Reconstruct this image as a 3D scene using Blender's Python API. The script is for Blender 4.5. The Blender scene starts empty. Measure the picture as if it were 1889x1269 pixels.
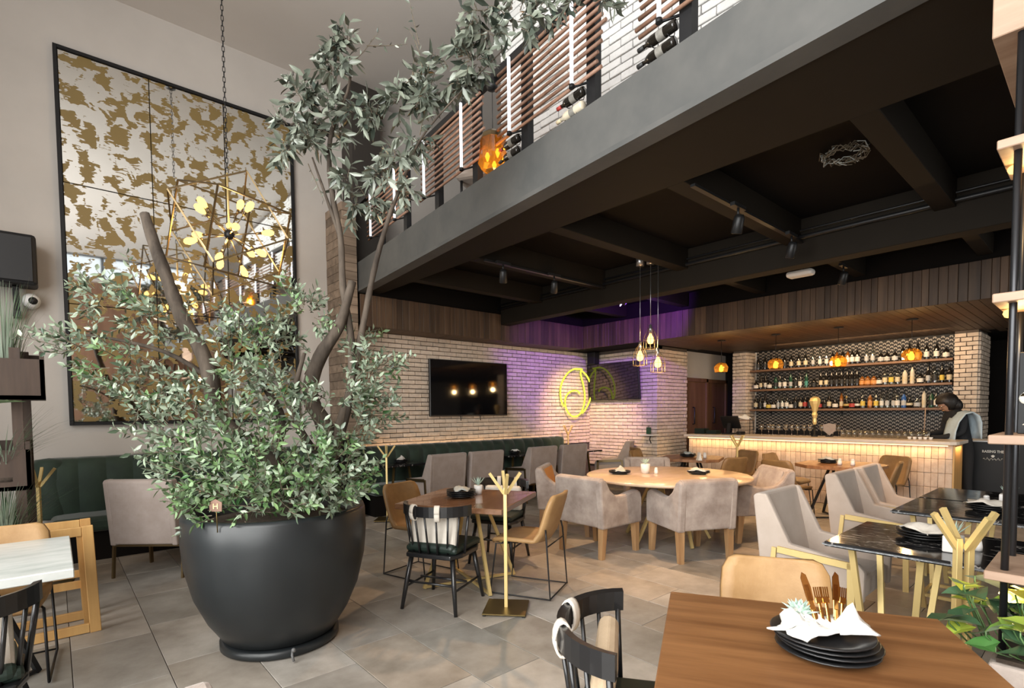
import bpy, bmesh, math, random
from mathutils import Vector, Matrix, Euler
RND = random.Random(7)
PI = math.pi
COL = bpy.context.scene.collection
SC = bpy.context.scene

# ---------------------------------------------------------------- camera
CAM_H = 1.5
cam_data = bpy.data.cameras.new('camera')
cam = bpy.data.objects.new('camera', cam_data)
COL.objects.link(cam)
F_PX = 968.45
cam_data.sensor_width = 36.0
cam_data.lens = 36.0 * F_PX / 1889.0
cam_data.shift_y = (801.69 - 634.5) / 1889.0
cam_data.clip_start = 0.05
yaw, pitch, roll = math.radians(41.1016), math.radians(-2.535), math.radians(-0.5124)
_f = Vector((math.sin(yaw), math.cos(yaw), 0)); _r = Vector((math.cos(yaw), -math.sin(yaw), 0)); _u = Vector((0, 0, 1))
_w = _f * math.cos(pitch) + _u * math.sin(pitch)
_u2 = _u * math.cos(pitch) - _f * math.sin(pitch)
_rr = _r * math.cos(roll) + _u2 * math.sin(roll)
_uu = _u2 * math.cos(roll) - _r * math.sin(roll)
m = Matrix((( _rr.x, _uu.x, -_w.x, 0), (_rr.y, _uu.y, -_w.y, 0), (_rr.z, _uu.z, -_w.z, CAM_H), (0, 0, 0, 1)))
cam.matrix_world = m
SC.camera = cam

# ---------------------------------------------------------------- world, daylight, exposure
SC.view_settings.view_transform = 'Standard'
SC.view_settings.look = 'None'
SC.view_settings.exposure = 0.27
SC.view_settings.gamma = 1.0
SC.view_settings.use_curve_mapping = False
SC.cycles.max_bounces = 10
SC.cycles.diffuse_bounces = 4
SC.cycles.glossy_bounces = 4
SC.cycles.transparent_max_bounces = 12
SC.cycles.sample_clamp_indirect = 4.0
SC.cycles.use_denoising = True
SC.cycles.caustics_reflective = False
SC.cycles.caustics_refractive = False
world = bpy.data.worlds.new('daylight'); SC.world = world
world.use_nodes = True
bg = world.node_tree.nodes['Background']
bg.inputs[0].default_value = (0.90, 0.95, 1.0, 1)
bg.inputs[1].default_value = 1.1

def lamp(name, kind, loc, energy, color=(1, 1, 1), size=1.0, size_y=None, target=None, spot=60, blend=0.6):
    d = bpy.data.lights.new(name, kind)
    d.energy = energy; d.color = color
    if kind == 'AREA':
        d.size = size
        if size_y: d.shape = 'RECTANGLE'; d.size_y = size_y
    elif kind == 'SPOT':
        d.spot_size = math.radians(spot); d.spot_blend = blend; d.shadow_soft_size = size
    else:
        d.shadow_soft_size = size
    o = bpy.data.objects.new(name, d); COL.objects.link(o)
    o.location = loc
    if target is not None:
        o.rotation_euler = (Vector(target) - Vector(loc)).to_track_quat('-Z', 'Y').to_euler()
    return o

# daylight through the side windows, then added fill at an unseen made-up street window
lamp('daylight_side', 'AREA', (-2.8, .15, 2.9), 1050, (1.0, 0.975, 0.94), 7.6, 5.0, (6, .6, 1.5))
lamp('street_fill', 'AREA', (8.1, -4.35, 1.9), 90, (1.0, .93, .83), 3.0, 2.4, (6.4, 3, 1.0))

# ---------------------------------------------------------------- materials
def nt(name):
    mt = bpy.data.materials.new(name); mt.use_nodes = True
    t = mt.node_tree
    return mt, t, t.nodes['Principled BSDF']
def lk(t, a, b): t.links.new(a, b)
def rgba(c): return (c[0], c[1], c[2], 1)

def M(name, col, rough=0.6, metal=0.0, var=0.0, vscale=8.0, bump=0.0, bscale=60.0, obj_var=0.0, spec=None, stretch=None, col2=None, emit=None, estr=0.0, alpha=None, trans=0.0, coat=0.0, detail=4.0, sheen=0.0):
    mt, t, p = nt(name)
    p.inputs['Base Color'].default_value = rgba(col)
    p.inputs['Roughness'].default_value = rough
    p.inputs['Metallic'].default_value = metal
    if spec is not None: p.inputs['Specular IOR Level'].default_value = spec
    if trans: p.inputs['Transmission Weight'].default_value = trans
    if coat: p.inputs['Coat Weight'].default_value = coat
    if sheen: p.inputs['Sheen Weight'].default_value = sheen; p.inputs['Sheen Roughness'].default_value = .4
    if emit: p.inputs['Emission Color'].default_value = rgba(emit); p.inputs['Emission Strength'].default_value = estr
    N = t.nodes
    src = None
    if var or col2 or bump:
        tc = N.new('ShaderNodeTexCoord'); mp = N.new('ShaderNodeMapping')
        lk(t, tc.outputs['Object'], mp.inputs[0])
        if stretch: mp.inputs['Scale'].default_value = stretch
        src = mp.outputs[0]
        if obj_var or True:
            oi = N.new('ShaderNodeObjectInfo'); ml = N.new('ShaderNodeMath'); ml.operation = 'MULTIPLY'; ml.inputs[1].default_value = 37.0
            lk(t, oi.outputs['Random'], ml.inputs[0]); lk(t, ml.outputs[0], mp.inputs['Location'])
    colsock = None
    if var or col2:
        nz = N.new('ShaderNodeTexNoise'); nz.inputs['Scale'].default_value = vscale; nz.inputs['Detail'].default_value = detail; nz.inputs['Roughness'].default_value = .62
        lk(t, src, nz.inputs['Vector'])
        rp = N.new('ShaderNodeValToRGB'); rp.color_ramp.elements[0].position = .32; rp.color_ramp.elements[1].position = .68
        lo = col if col2 is None else col; hi = col2 if col2 is not None else tuple(min(1, c * (1 + var)) for c in col)
        if col2 is None: lo = tuple(c * (1 - var) for c in col)
        rp.color_ramp.elements[0].color = rgba(lo); rp.color_ramp.elements[1].color = rgba(hi)
        lk(t, nz.outputs[0], rp.inputs[0]); colsock = rp.outputs[0]
    if obj_var:
        oi2 = N.new('ShaderNodeObjectInfo'); ge = N.new('ShaderNodeNewGeometry'); ad = N.new('ShaderNodeMath'); ad.operation = 'ADD'
        lk(t, oi2.outputs['Random'], ad.inputs[0]); lk(t, ge.outputs['Random Per Island'], ad.inputs[1])
        fr = N.new('ShaderNodeMath'); fr.operation = 'FRACT'; lk(t, ad.outputs[0], fr.inputs[0])
        mr = N.new('ShaderNodeMapRange'); mr.inputs['To Min'].default_value = 1 - obj_var; mr.inputs['To Max'].default_value = 1 + obj_var
        lk(t, fr.outputs[0], mr.inputs[0])
        hs = N.new('ShaderNodeHueSaturation'); lk(t, mr.outputs[0], hs.inputs['Value'])
        if colsock: lk(t, colsock, hs.inputs['Color'])
        else: hs.inputs['Color'].default_value = rgba(col)
        colsock = hs.outputs[0]
    if colsock: lk(t, colsock, p.inputs['Base Color'])
    if bump:
        nb = N.new('ShaderNodeTexNoise'); nb.inputs['Scale'].default_value = bscale; nb.inputs['Detail'].default_value = 3
        lk(t, src, nb.inputs['Vector'])
        bp = N.new('ShaderNodeBump'); bp.inputs['Strength'].default_value = bump; bp.inputs['Distance'].default_value = .01
        lk(t, nb.outputs[0], bp.inputs['Height']); lk(t, bp.outputs[0], p.inputs['Normal'])
    return mt

def wood(name, c1, c2, axis='X', rough=0.45, scale=9.0, obj_var=0.0, coat=0.0):
    s = {'X': (.12, 1.6, 1.6), 'Y': (1.6, .12, 1.6), 'Z': (1.6, 1.6, .12)}[axis]
    return M(name, c1, rough, col2=c2, vscale=scale, stretch=s, bump=.12, bscale=scale * 2.2, obj_var=obj_var, coat=coat, detail=7.0)

def emat(name, col, strength):
    mt = bpy.data.materials.new(name); mt.use_nodes = True; t = mt.node_tree
    t.nodes.remove(t.nodes['Principled BSDF'])
    e = t.nodes.new('ShaderNodeEmission'); e.inputs[0].default_value = rgba(col); e.inputs[1].default_value = strength
    lk(t, e.outputs[0], t.nodes['Material Output'].inputs[0]); return mt

def glassmat(name, tint, gloss=0.12, rough=0.02):
    mt = bpy.data.materials.new(name); mt.use_nodes = True; t = mt.node_tree; N = t.nodes
    N.remove(N['Principled BSDF'])
    a = N.new('ShaderNodeBsdfTransparent'); a.inputs[0].default_value = rgba(tint)
    b = N.new('ShaderNodeBsdfGlossy'); b.inputs['Roughness'].default_value = rough
    lw = N.new('ShaderNodeLayerWeight'); lw.inputs[0].default_value = .35
    mr = N.new('ShaderNodeMapRange'); mr.inputs['To Min'].default_value = gloss * .5; mr.inputs['To Max'].default_value = min(1, gloss * 5)
    lk(t, lw.outputs['Facing'], mr.inputs[0])
    x = N.new('ShaderNodeMixShader'); lk(t, mr.outputs[0], x.inputs[0]); lk(t, a.outputs[0], x.inputs[1]); lk(t, b.outputs[0], x.inputs[2])
    lk(t, x.outputs[0], N['Material Output'].inputs[0]); return mt

MT = {}
MT['plaster'] = M('plaster', (.50, .465, .43), .85, var=.05, vscale=1.3, bump=.05, bscale=25)
MT['ceiling'] = M('ceiling_paint', (.60, .56, .525), .9, var=.03, vscale=.8)
MT['mortar'] = M('mortar', (.10, .08, .065), .9, var=.15, vscale=20)
MT['brick'] = M('whitewashed_brick', (.57, .46, .365), .8, col2=(.71, .60, .49), vscale=14, bump=.5, bscale=40, obj_var=.10)
MT['brickw'] = M('white_painted_brick', (.70, .70, .69), .75, col2=(.80, .80, .79), vscale=14, bump=.5, bscale=40, obj_var=.05)
MT['barbrick'] = M('clay_tile', (.56, .42, .32), .7, col2=(.68, .55, .44), vscale=10, bump=.4, bscale=40, obj_var=.10)
MT['concrete'] = M('grey_plaster_fascia', (.062, .064, .063), .75, col2=(.096, .094, .089), vscale=1.8, bump=.08, bscale=30)
MT['black_paint'] = M('dark_ceiling_paint', (.006, .0045, .0035), .8, var=.1, vscale=3, spec=.15)
MT['beam_paint'] = M('dark_beam_paint', (.0125, .009, .0055), .75, var=.08, vscale=3, spec=.2)
MT['soffit'] = wood('soffit_wood', (.040, .021, .011), (.098, .057, .031), 'Z', .6, 7, .35)
MT['soffit_x'] = wood('soffit_under_wood', (.05, .027, .014), (.085, .05, .027), 'Y', .6, 7, .2)
MT['pillar_wood'] = wood('weathered_wood', (.12, .085, .058), (.27, .20, .145), 'X', .65, 7, .3)
MT['black_frame'] = M('black_frame', (.010, .010, .011), .5, spec=.3)
MT['black_metal'] = M('black_metal', (.02, .02, .021), .42, .4)
MT['pole_metal'] = M('pole_metal', (.045, .046, .05), .32, .8)
MT['gold'] = M('brushed_gold', (.76, .58, .25), .42, .45, bump=.03, bscale=150)
MT['gold_dark'] = M('dark_brass', (.20, .145, .06), .4, .85)
MT['bronze'] = M('bronze_frame', (.20, .145, .075), .35, .9)
MT['rod'] = wood('dowel_wood', (.20, .105, .066), (.33, .19, .13), 'X', .55, 9, .25)
MT['table_wood'] = wood('table_wood', (.185, .075, .026), (.39, .185, .072), 'X', .42, 11, 0, .15)
MT['oak_y'] = wood('oak_top', (.135, .053, .018), (.275, .125, .047), 'Y', .42, 10)
MT['stand_wood'] = wood('stand_wood', (.035, .02, .013), (.075, .045, .03), 'Z', .6, 7)
MT['table_wood_dark'] = wood('table_wood_dark', (.15, .068, .033), (.25, .128, .066), 'X', .25, 9, 0, .5)
MT['chair_wood'] = wood('chair_leg_wood', (.26, .135, .06), (.50, .31, .15), 'Z', .5, 9, .15)
MT['pine'] = wood('golden_pine', (.50, .27, .09), (.66, .40, .15), 'Z', .5, 6, .1)
MT['shelf_wood'] = wood('shelf_wood', (.29, .185, .125), (.42, .29, .205), 'Y', .55, 9, .1)
MT['bar_shelf'] = wood('bar_shelf_wood', (.14, .07, .038), (.22, .12, .065), 'Y', .5, 9)
MT['door_wood'] = wood('door_wood', (.105, .048, .026), (.165, .085, .048), 'Z', .5, 6)
MT['grey_fabric'] = M('taupe_velvet', (.29, .235, .205), .9, col2=(.36, .30, .27), vscale=6, bump=.12, bscale=220, sheen=.25)
MT['light_fabric'] = M('pale_velvet', (.43, .35, .29), .9, col2=(.49, .41, .35), vscale=5, bump=.1, bscale=220, sheen=.2)
MT['tub_fabric'] = M('worn_grey_suede', (.27, .215, .185), .9, col2=(.47, .40, .355), vscale=5, bump=.15, bscale=120, sheen=.2)
MT['warm_lit_and_lips'] = M('warm_lit_suede_and_lips', (.55, .27, .09), .8, var=.1, vscale=6)  # warm spot light painted into one chair's inside; also colours the lips
MT['green_velvet'] = M('green_velvet', (.0095, .022, .014), .75, col2=(.018, .037, .023), vscale=5, sheen=.35)
MT['green_cush'] = M('green_leather_cushion', (.012, .024, .018), .5, var=.2, vscale=9)
MT['tan'] = M('tan_leather', (.34, .19, .072), .55, col2=(.44, .265, .115), vscale=7, bump=.1, bscale=120)
MT['tan_dark'] = M('brown_leather', (.19, .105, .038), .5, col2=(.27, .155, .06), vscale=7, bump=.1, bscale=120)
MT['linen'] = M('linen', (.66, .60, .52), .9, col2=(.74, .69, .61), vscale=14, bump=.2, bscale=220)
MT['canvas'] = M('tan_canvas', (.50, .37, .24), .9, col2=(.60, .46, .31), vscale=9, bump=.2, bscale=180)
MT['black_wood'] = M('black_lacquer', (.011, .011, .012), .32, coat=.3)
MT['marble_white'] = M('white_marble', (.74, .76, .74), .25, col2=(.48, .52, .50), vscale=3.2, stretch=(.7, 2.5, 1), detail=8)
MT['marble_beige'] = M('beige_marble', (.62, .47, .33), .2, col2=(.50, .37, .25), vscale=3.5, stretch=(1, 2, 1), detail=8)
def marble_black():
    mt, t, p = nt('black_marble'); N = t.nodes
    tc = N.new('ShaderNodeTexCoord'); nz = N.new('ShaderNodeTexNoise'); nz.inputs['Scale'].default_value = 2.2; nz.inputs['Detail'].default_value = 8; nz.inputs['Distortion'].default_value = 1.2
    mp = N.new('ShaderNodeMapping'); mp.inputs['Scale'].default_value = (2.6, .8, 1); lk(t, tc.outputs['Object'], mp.inputs[0]); lk(t, mp.outputs[0], nz.inputs['Vector'])
    rp = N.new('ShaderNodeValToRGB'); e = rp.color_ramp.elements
    e[0].position = .49; e[0].color = (.012, .012, .013, 1); e[1].position = .512; e[1].color = (.012, .012, .013, 1)
    x = e.new(.5); x.color = (.40, .38, .36, 1)
    lk(t, nz.outputs[0], rp.inputs[0]); lk(t, rp.outputs[0], p.inputs['Base Color'])
    p.inputs['Roughness'].default_value = .1; return mt
MT['marble_black'] = marble_black()
MT['marble_edge'] = M('speckled_stone_edge', (.10, .11, .12), .7, col2=(.36, .38, .40), vscale=70)
MT['pot'] = M('charcoal_fibreglass', (.016, .019, .021), .36, var=.15, vscale=2.5, bump=.04, bscale=12)
MT['soil'] = M('soil', (.05, .035, .025), .95, var=.4, vscale=30, bump=.8, bscale=40)
MT['bark'] = M('bark', (.028, .020, .014), .9, col2=(.11, .085, .064), vscale=9, stretch=(1, 1, .35), bump=.8, bscale=18)
MT['tile'] = M('slate_floor_tile', (.25, .215, .178), .42, col2=(.44, .405, .365), vscale=3.6, bump=.16, bscale=14, obj_var=.20, detail=9)
def tile_mat():
    mt = M('slate_floor_tile', (.27, .245, .215), .42, col2=(.45, .42, .385), vscale=3.6, bump=.16, bscale=14, obj_var=.10, detail=9); t = mt.node_tree; N = t.nodes; p = N['Principled BSDF']
    src = p.inputs['Base Color'].links[0].from_socket; oi = N.new('ShaderNodeObjectInfo'); rp = N.new('ShaderNodeValToRGB'); e = rp.color_ramp.elements; rp.color_ramp.interpolation = 'CONSTANT'
    e[0].color = (.70, .71, .70, 1); e[0].position = 0; e[1].color = (1.0, .99, .97, 1); e[1].position = .1
    for q, c in ((.3, (.98, .93, .87)), (.5, (.88, .875, .86)), (.7, (.90, .84, .77)), (.85, (1.04, 1.03, 1.01))): x = e.new(q); x.color = rgba(c)
    lk(t, oi.outputs['Random'], rp.inputs[0]); mx = N.new('ShaderNodeMixRGB'); mx.blend_type = 'MULTIPLY'; mx.inputs[0].default_value = 1
    lk(t, src, mx.inputs[1]); lk(t, rp.outputs[0], mx.inputs[2]); lk(t, mx.outputs[0], p.inputs['Base Color']); return mt
MT['tile'] = tile_mat()
MT['grout'] = M('floor_grout', (.10, .09, .08), .9)
MT['plate'] = M('black_stoneware', (.016, .016, .017), .35, var=.2, vscale=12)
MT['ceramic'] = M('white_ceramic', (.78, .76, .73), .35)
MT['napkin'] = M('grey_napkin', (.60, .60, .57), .9, col2=(.36, .40, .38), vscale=11, bump=.3, bscale=90)
MT['napkin_white'] = M('white_napkin', (.80, .78, .74), .9, var=.08, vscale=20, bump=.25, bscale=120)
MT['cutlery'] = M('gold_cutlery', (.70, .36, .10), .18, 1.0)
MT['succulent'] = M('succulent_leaf', (.36, .52, .44), .5, col2=(.55, .66, .58), vscale=9, obj_var=.15)
MT['tvglass'] = M('screen_glass', (.004, .004, .005), .05, spec=.9)
MT['tvplastic'] = M('screen_bezel', (.008, .008, .009), .4)
MT['white_plastic'] = M('white_plastic', (.75, .74, .72), .4)
MT['grey_plastic'] = M('grey_plastic', (.12, .12, .12), .5)
MT['steel'] = M('steel', (.55, .55, .55), .3, .9)
MT['counter'] = M('counter_stone', (.74, .62, .50), .3, var=.05, vscale=6)
MT['clear'] = glassmat('clear_glass', (.93, .94, .93), .30)
MT['amber'] = glassmat('amber_glass', (1.0, .60, .16), .12)
MT['smoke'] = glassmat('smoked_amber_glass', (.55, .30, .07), .12)
def lit_glass(name, tint, body, fac):
    mt = glassmat(name, tint, .05); t = mt.node_tree; N = t.nodes; out = N['Material Output']; src = out.inputs[0].links[0].from_socket
    tr = N.new('ShaderNodeBsdfTranslucent'); tr.inputs[0].default_value = rgba(body)
    x = N.new('ShaderNodeMixShader'); x.inputs[0].default_value = fac; lk(t, src, x.inputs[1]); lk(t, tr.outputs[0], x.inputs[2]); lk(t, x.outputs[0], out.inputs[0]); return mt
MT['amber'] = lit_glass('amber_glass_lit', (1.0, .62, .18), (1.0, .50, .10), .09)
MT['smoke'] = lit_glass('smoked_glass_lit', (.75, .42, .09), (.95, .45, .07), .08)
MT['label_dim'] = M('label_dim', (.20, .19, .17), .6, var=.2, vscale=60)
MT['tile_joint'] = M('tile_joint', (.27, .185, .125), .9)
MT['pane'] = glassmat('window_glass', (.97, .98, .98), .06)
MT['bulb'] = emat('bulb_glow', (1.0, .50, .11), 5.0)
MT['bulb_soft'] = emat('bulb_glow_soft', (1.0, .56, .14), 2.8)
MT['led_white'] = emat('led_white', (.95, .97, 1.0), 1.6)
MT['led_warm'] = emat('led_warm', (1.0, .62, .26), 3.0)
MT['neon'] = emat('neon_yellow', (.78, .86, .07), 1.45)
MT['hair'] = M('dark_hair', (.012, .009, .008), .5, bump=.4, bscale=60)
MT['skin'] = M('skin', (.40, .22, .14), .55)
MT['black_cloth'] = M('black_cloth', (.014, .014, .016), .85)
MT['blue_cloth'] = M('pale_blue_cloth', (.50, .61, .68), .85, var=.08, vscale=12)
MT['twine'] = M('twig_bark', (.16, .13, .09), .8)

def leafmat(name, c1, c2, rough=.38, under=(.45, .5, .42)):
    mt, t, p = nt(name); N = t.nodes
    oi = N.new('ShaderNodeObjectInfo'); ge = N.new('ShaderNodeNewGeometry'); ad = N.new('ShaderNodeMath'); ad.operation = 'ADD'
    lk(t, oi.outputs['Random'], ad.inputs[0]); lk(t, ge.outputs['Random Per Island'], ad.inputs[1])
    fr = N.new('ShaderNodeMath'); fr.operation = 'FRACT'; lk(t, ad.outputs[0], fr.inputs[0])
    mx = N.new('ShaderNodeValToRGB'); e = mx.color_ramp.elements; e[0].color = rgba(c1); e[1].color = rgba(c2)
    lk(t, fr.outputs[0], mx.inputs[0])
    m2 = N.new('ShaderNodeMixRGB'); m2.inputs[2].default_value = rgba(under); ml = N.new('ShaderNodeMath'); ml.operation = 'MULTIPLY'; ml.inputs[1].default_value = .5
    lk(t, ge.outputs['Backfacing'], ml.inputs[0]); lk(t, ml.outputs[0], m2.inputs[0]); lk(t, mx.outputs[0], m2.inputs[1])
    lk(t, m2.outputs[0], p.inputs['Base Color']); p.inputs['Roughness'].default_value = rough
    p.inputs['Specular IOR Level'].default_value = .6
    return mt
MT['leaf_grey'] = leafmat('olive_leaf', (.035, .065, .035), (.30, .37, .26), .3, (.34, .40, .30))
MT['leaf_green'] = leafmat('green_leaf', (.035, .10, .03), (.20, .33, .13), .3, (.3, .4, .25))
MT['leaf_big'] = leafmat('rubber_leaf', (.028, .042, .033), (.20, .225, .175), .24, (.30,.33,.27))
MT['leaf_pothos'] = leafmat('pothos_leaf', (.06, .20, .05), (.38, .46, .06), .35)
MT['leaf_dark'] = leafmat('dark_leaf', (.02, .06, .03), (.06, .13, .06), .4)
MT['grass'] = leafmat('grass_blade', (.025, .075, .03), (.11, .20, .085), .5)
MT['bottle_dark'] = M('dark_bottle_glass', (.012, .010, .008), .08, spec=.6)
MT['bottle_green'] = M('green_bottle_glass', (.02, .07, .04), .08, spec=.6)
MT['bottle_amber'] = M('amber_bottle_glass', (.22, .075, .012), .1, spec=.6)
MT['bottle_clear'] = glassmat('clear_bottle_glass', (.80, .83, .80), .2)
MT['bottle_blue'] = M('blue_bottle_glass', (.03, .10, .30), .1, spec=.6)
MT['bottle_cream'] = M('cream_ceramic_bottle', (.62, .55, .42), .3)
for nm, c in dict(white=(.74, .70, .62), cream=(.62, .52, .34), orange=(.62, .28, .08), black=(.02, .02, .02), red=(.42, .05, .04), yellow=(.68, .50, .08), teal=(.05, .24, .20), silver=(.45, .45, .44), gold=(.5, .34, .10)).items():
    MT['label_' + nm] = M('label_' + nm, c, .55, var=.12, vscale=60)

def mirror_mat():
    mt, t, p = nt('gold_leafed_mirror'); N = t.nodes
    ge = N.new('ShaderNodeNewGeometry')
    mp = N.new('ShaderNodeMapping'); mp.inputs['Scale'].default_value = (1.0, 1.0, .85); mp.inputs['Rotation'].default_value = (0, .5, 0); lk(t, ge.outputs['Position'], mp.inputs[0])
    n1 = N.new('ShaderNodeTexNoise'); n1.inputs['Scale'].default_value = 7.5; n1.inputs['Detail'].default_value = 2.0; n1.inputs['Roughness'].default_value = .5; n1.inputs['Distortion'].default_value = .5
    n2 = N.new('ShaderNodeTexNoise'); n2.inputs['Scale'].default_value = 26; n2.inputs['Detail'].default_value = 5; n2.inputs['Distortion'].default_value = .8
    mp2 = N.new('ShaderNodeMapping'); mp2.inputs['Scale'].default_value = (.4, 1, 1.5); mp2.inputs['Rotation'].default_value = (0, .6, 0); lk(t, ge.outputs['Position'], mp2.inputs[0])
    lk(t, mp.outputs[0], n1.inputs['Vector']); lk(t, mp2.outputs[0], n2.inputs['Vector'])
    a = N.new('ShaderNodeMath'); a.operation = 'MULTIPLY_ADD'; a.inputs[1].default_value = .42; lk(t, n2.outputs[0], a.inputs[0]); lk(t, n1.outputs[0], a.inputs[2])
    rp = N.new('ShaderNodeValToRGB'); rp.color_ramp.elements[0].position = .732; rp.color_ramp.elements[1].position = .75; lk(t, a.outputs[0], rp.inputs[0])
    p.inputs['Base Color'].default_value = (.86, .87, .85, 1); p.inputs['Metallic'].default_value = 1; p.inputs['Roughness'].default_value = .03
    g = N.new('ShaderNodeBsdfPrincipled'); g.inputs['Base Color'].default_value = (.235, .165, .06, 1); g.inputs['Metallic'].default_value = .25; g.inputs['Roughness'].default_value = .42
    x = N.new('ShaderNodeMixShader'); lk(t, rp.outputs[0], x.inputs[0]); lk(t, p.outputs[0], x.inputs[1]); lk(t, g.outputs[0], x.inputs[2])
    lk(t, x.outputs[0], N['Material Output'].inputs[0]); return mt
MT['mirror'] = mirror_mat()

# ---------------------------------------------------------------- mesh helpers
def bm_new(): return bmesh.new()
def _app(bm, tmp, mtx=None):
    if mtx is not None: bmesh.ops.transform(tmp, matrix=mtx, verts=tmp.verts)
    me = bpy.data.meshes.new('tmp'); tmp.to_mesh(me); tmp.free(); bm.from_mesh(me); bpy.data.meshes.remove(me)
def _bev(tmp, bev, seg):
    if bev > 0: bmesh.ops.bevel(tmp, geom=list(tmp.edges), offset=bev, segments=seg, profile=.5, affect='EDGES', clamp_overlap=True)
def box(bm, c, s, rot=None, bev=0.0, seg=1):
    t = bmesh.new(); bmesh.ops.create_cube(t, size=1.0)
    bmesh.ops.scale(t, vec=s, verts=t.verts); _bev(t, bev, seg)
    mt = Matrix.Translation(c)
    if rot is not None: mt = mt @ (Euler(rot).to_matrix().to_4x4() if not isinstance(rot, Matrix) else rot)
    _app(bm, t, mt); return bm
def boxmm(bm, a, b, bev=0.0, seg=1):
    return box(bm, [(a[i] + b[i]) / 2 for i in range(3)], [abs(b[i] - a[i]) for i in range(3)], None, bev, seg)
def bar(bm, p, q, w=.02, h=None, bev=0.0, up=(0, 0, 1)):
    p, q = Vector(p), Vector(q); d = q - p; L = d.length
    if L < 1e-6: return bm
    z = d.normalized(); u = Vector(up)
    if abs(z.dot(u)) > .98: u = Vector((0, 1, 0))
    x = u.cross(z).normalized(); y = z.cross(x)
    R = Matrix((x, y, z)).transposed().to_4x4()
    return box(bm, (p + q) / 2, (w, h or w, L), R, bev)
def tube(bm, pts, r, n=8, caps=True):
    pts = [Vector(p) for p in pts]; rs = r if isinstance(r, (list, tuple)) else [r] * len(pts)
    rings = []; prev = None
    for i, p in enumerate(pts):
        d = (pts[min(i + 1, len(pts) - 1)] - pts[max(i - 1, 0)])
        if d.length < 1e-9: d = Vector((0, 0, 1))
        d.normalize()
        u = prev if prev is not None else (Vector((0, 0, 1)) if abs(d.z) < .9 else Vector((1, 0, 0)))
        x = u - d * u.dot(d)
        if x.length < 1e-6: x = Vector((1, 0, 0)) - d * d.x
        x.normalize(); y = d.cross(x); prev = x
        rings.append([bm.verts.new(p + (x * math.cos(2 * PI * k / n) + y * math.sin(2 * PI * k / n)) * rs[i]) for k in range(n)])
    for a, b in zip(rings, rings[1:]):
        for k in range(n):
            f = bm.faces.new((a[k], a[(k + 1) % n], b[(k + 1) % n], b[k])); f.smooth = True
    if caps:
        bm.faces.new(rings[0][::-1]); bm.faces.new(rings[-1])
    return bm
def lathe(bm, prof, n=24, c=(0, 0, 0), smooth=True, cap=True):
    rings = []
    for r, z in prof:
        rings.append([bm.verts.new((c[0] + r * math.cos(2 * PI * k / n), c[1] + r * math.sin(2 * PI * k / n), c[2] + z)) for k in range(n)])
    for a, b in zip(rings, rings[1:]):
        for k in range(n):
            f = bm.faces.new((a[k], a[(k + 1) % n], b[(k + 1) % n], b[k])); f.smooth = smooth
    if cap:
        if prof[0][0] > 1e-4: bm.faces.new(rings[0][::-1])
        if prof[-1][0] > 1e-4: bm.faces.new(rings[-1])
    return bm
def prism(bm, poly, a, b, axis='X', bev=0.0, seg=1):
    """polygon in the two other axes (in order), extruded along axis from a to b"""
    t = bmesh.new()
    def P(u, v, w): return {'X': (w, u, v), 'Y': (u, w, v), 'Z': (u, v, w)}[axis]
    lo = [t.verts.new(P(u, v, a)) for u, v in poly]; hi = [t.verts.new(P(u, v, b)) for u, v in poly]
    t.faces.new(lo[::-1]); t.faces.new(hi)
    n = len(poly)
    for i in range(n): t.faces.new((lo[i], lo[(i + 1) % n], hi[(i + 1) % n], hi[i]))
    bmesh.ops.recalc_face_normals(t, faces=t.faces); _bev(t, bev, seg); _app(bm, t); return bm
def ball(bm, c, r, u=12, v=8, sc=(1, 1, 1)):
    t = bmesh.new(); bmesh.ops.create_uvsphere(t, u_segments=u, v_segments=v, radius=r)
    for f in t.faces: f.smooth = True
    bmesh.ops.scale(t, vec=sc, verts=t.verts); _app(bm, t, Matrix.Translation(c)); return bm
def sheet(bm, grid, thick=0.0):
    """grid[i][j] points -> smooth surface, optionally thickened along its normals"""
    nu, nv = len(grid), len(grid[0]); G = [[Vector(p) for p in row] for row in grid]
    def nrm(i, j):
        a = G[min(i + 1, nu - 1)][j] - G[max(i - 1, 0)][j]; b = G[i][min(j + 1, nv - 1)] - G[i][max(j - 1, 0)]
        c = a.cross(b); return c.normalized() if c.length > 1e-9 else Vector((0, 0, 1))
    A = [[bm.verts.new(G[i][j] + (nrm(i, j) * thick * .5 if thick else Vector())) for j in range(nv)] for i in range(nu)]
    fs = []
    for i in range(nu - 1):
        for j in range(nv - 1): fs.append(bm.faces.new((A[i][j], A[i + 1][j], A[i + 1][j + 1], A[i][j + 1])))
    if thick:
        B = [[bm.verts.new(G[i][j] - nrm(i, j) * thick * .5) for j in range(nv)] for i in range(nu)]
        for i in range(nu - 1):
            for j in range(nv - 1): fs.append(bm.faces.new((B[i][j], B[i][j + 1], B[i + 1][j + 1], B[i + 1][j])))
        for i in range(nu - 1):
            fs.append(bm.faces.new((A[i][0], B[i][0], B[i + 1][0], A[i + 1][0]))); fs.append(bm.faces.new((A[i][-1], A[i + 1][-1], B[i + 1][-1], B[i][-1])))
        for j in range(nv - 1):
            fs.append(bm.faces.new((A[0][j], A[0][j + 1], B[0][j + 1], B[0][j]))); fs.append(bm.faces.new((A[-1][j], B[-1][j], B[-1][j + 1], A[-1][j + 1])))
    for f in fs: f.smooth = True
    return bm
def mesh(name, bm, mat):
    me = bpy.data.meshes.new(name); bm.to_mesh(me); bm.free()
    me.materials.append(MT[mat] if isinstance(mat, str) else mat); return me
def link(name, me, parent=None, loc=None, rot=None):
    o = bpy.data.objects.new(name, me); COL.objects.link(o)
    if parent is not None: o.parent = parent
    if loc is not None: o.location = loc
    if rot is not None: o.rotation_euler = rot
    return o
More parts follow.
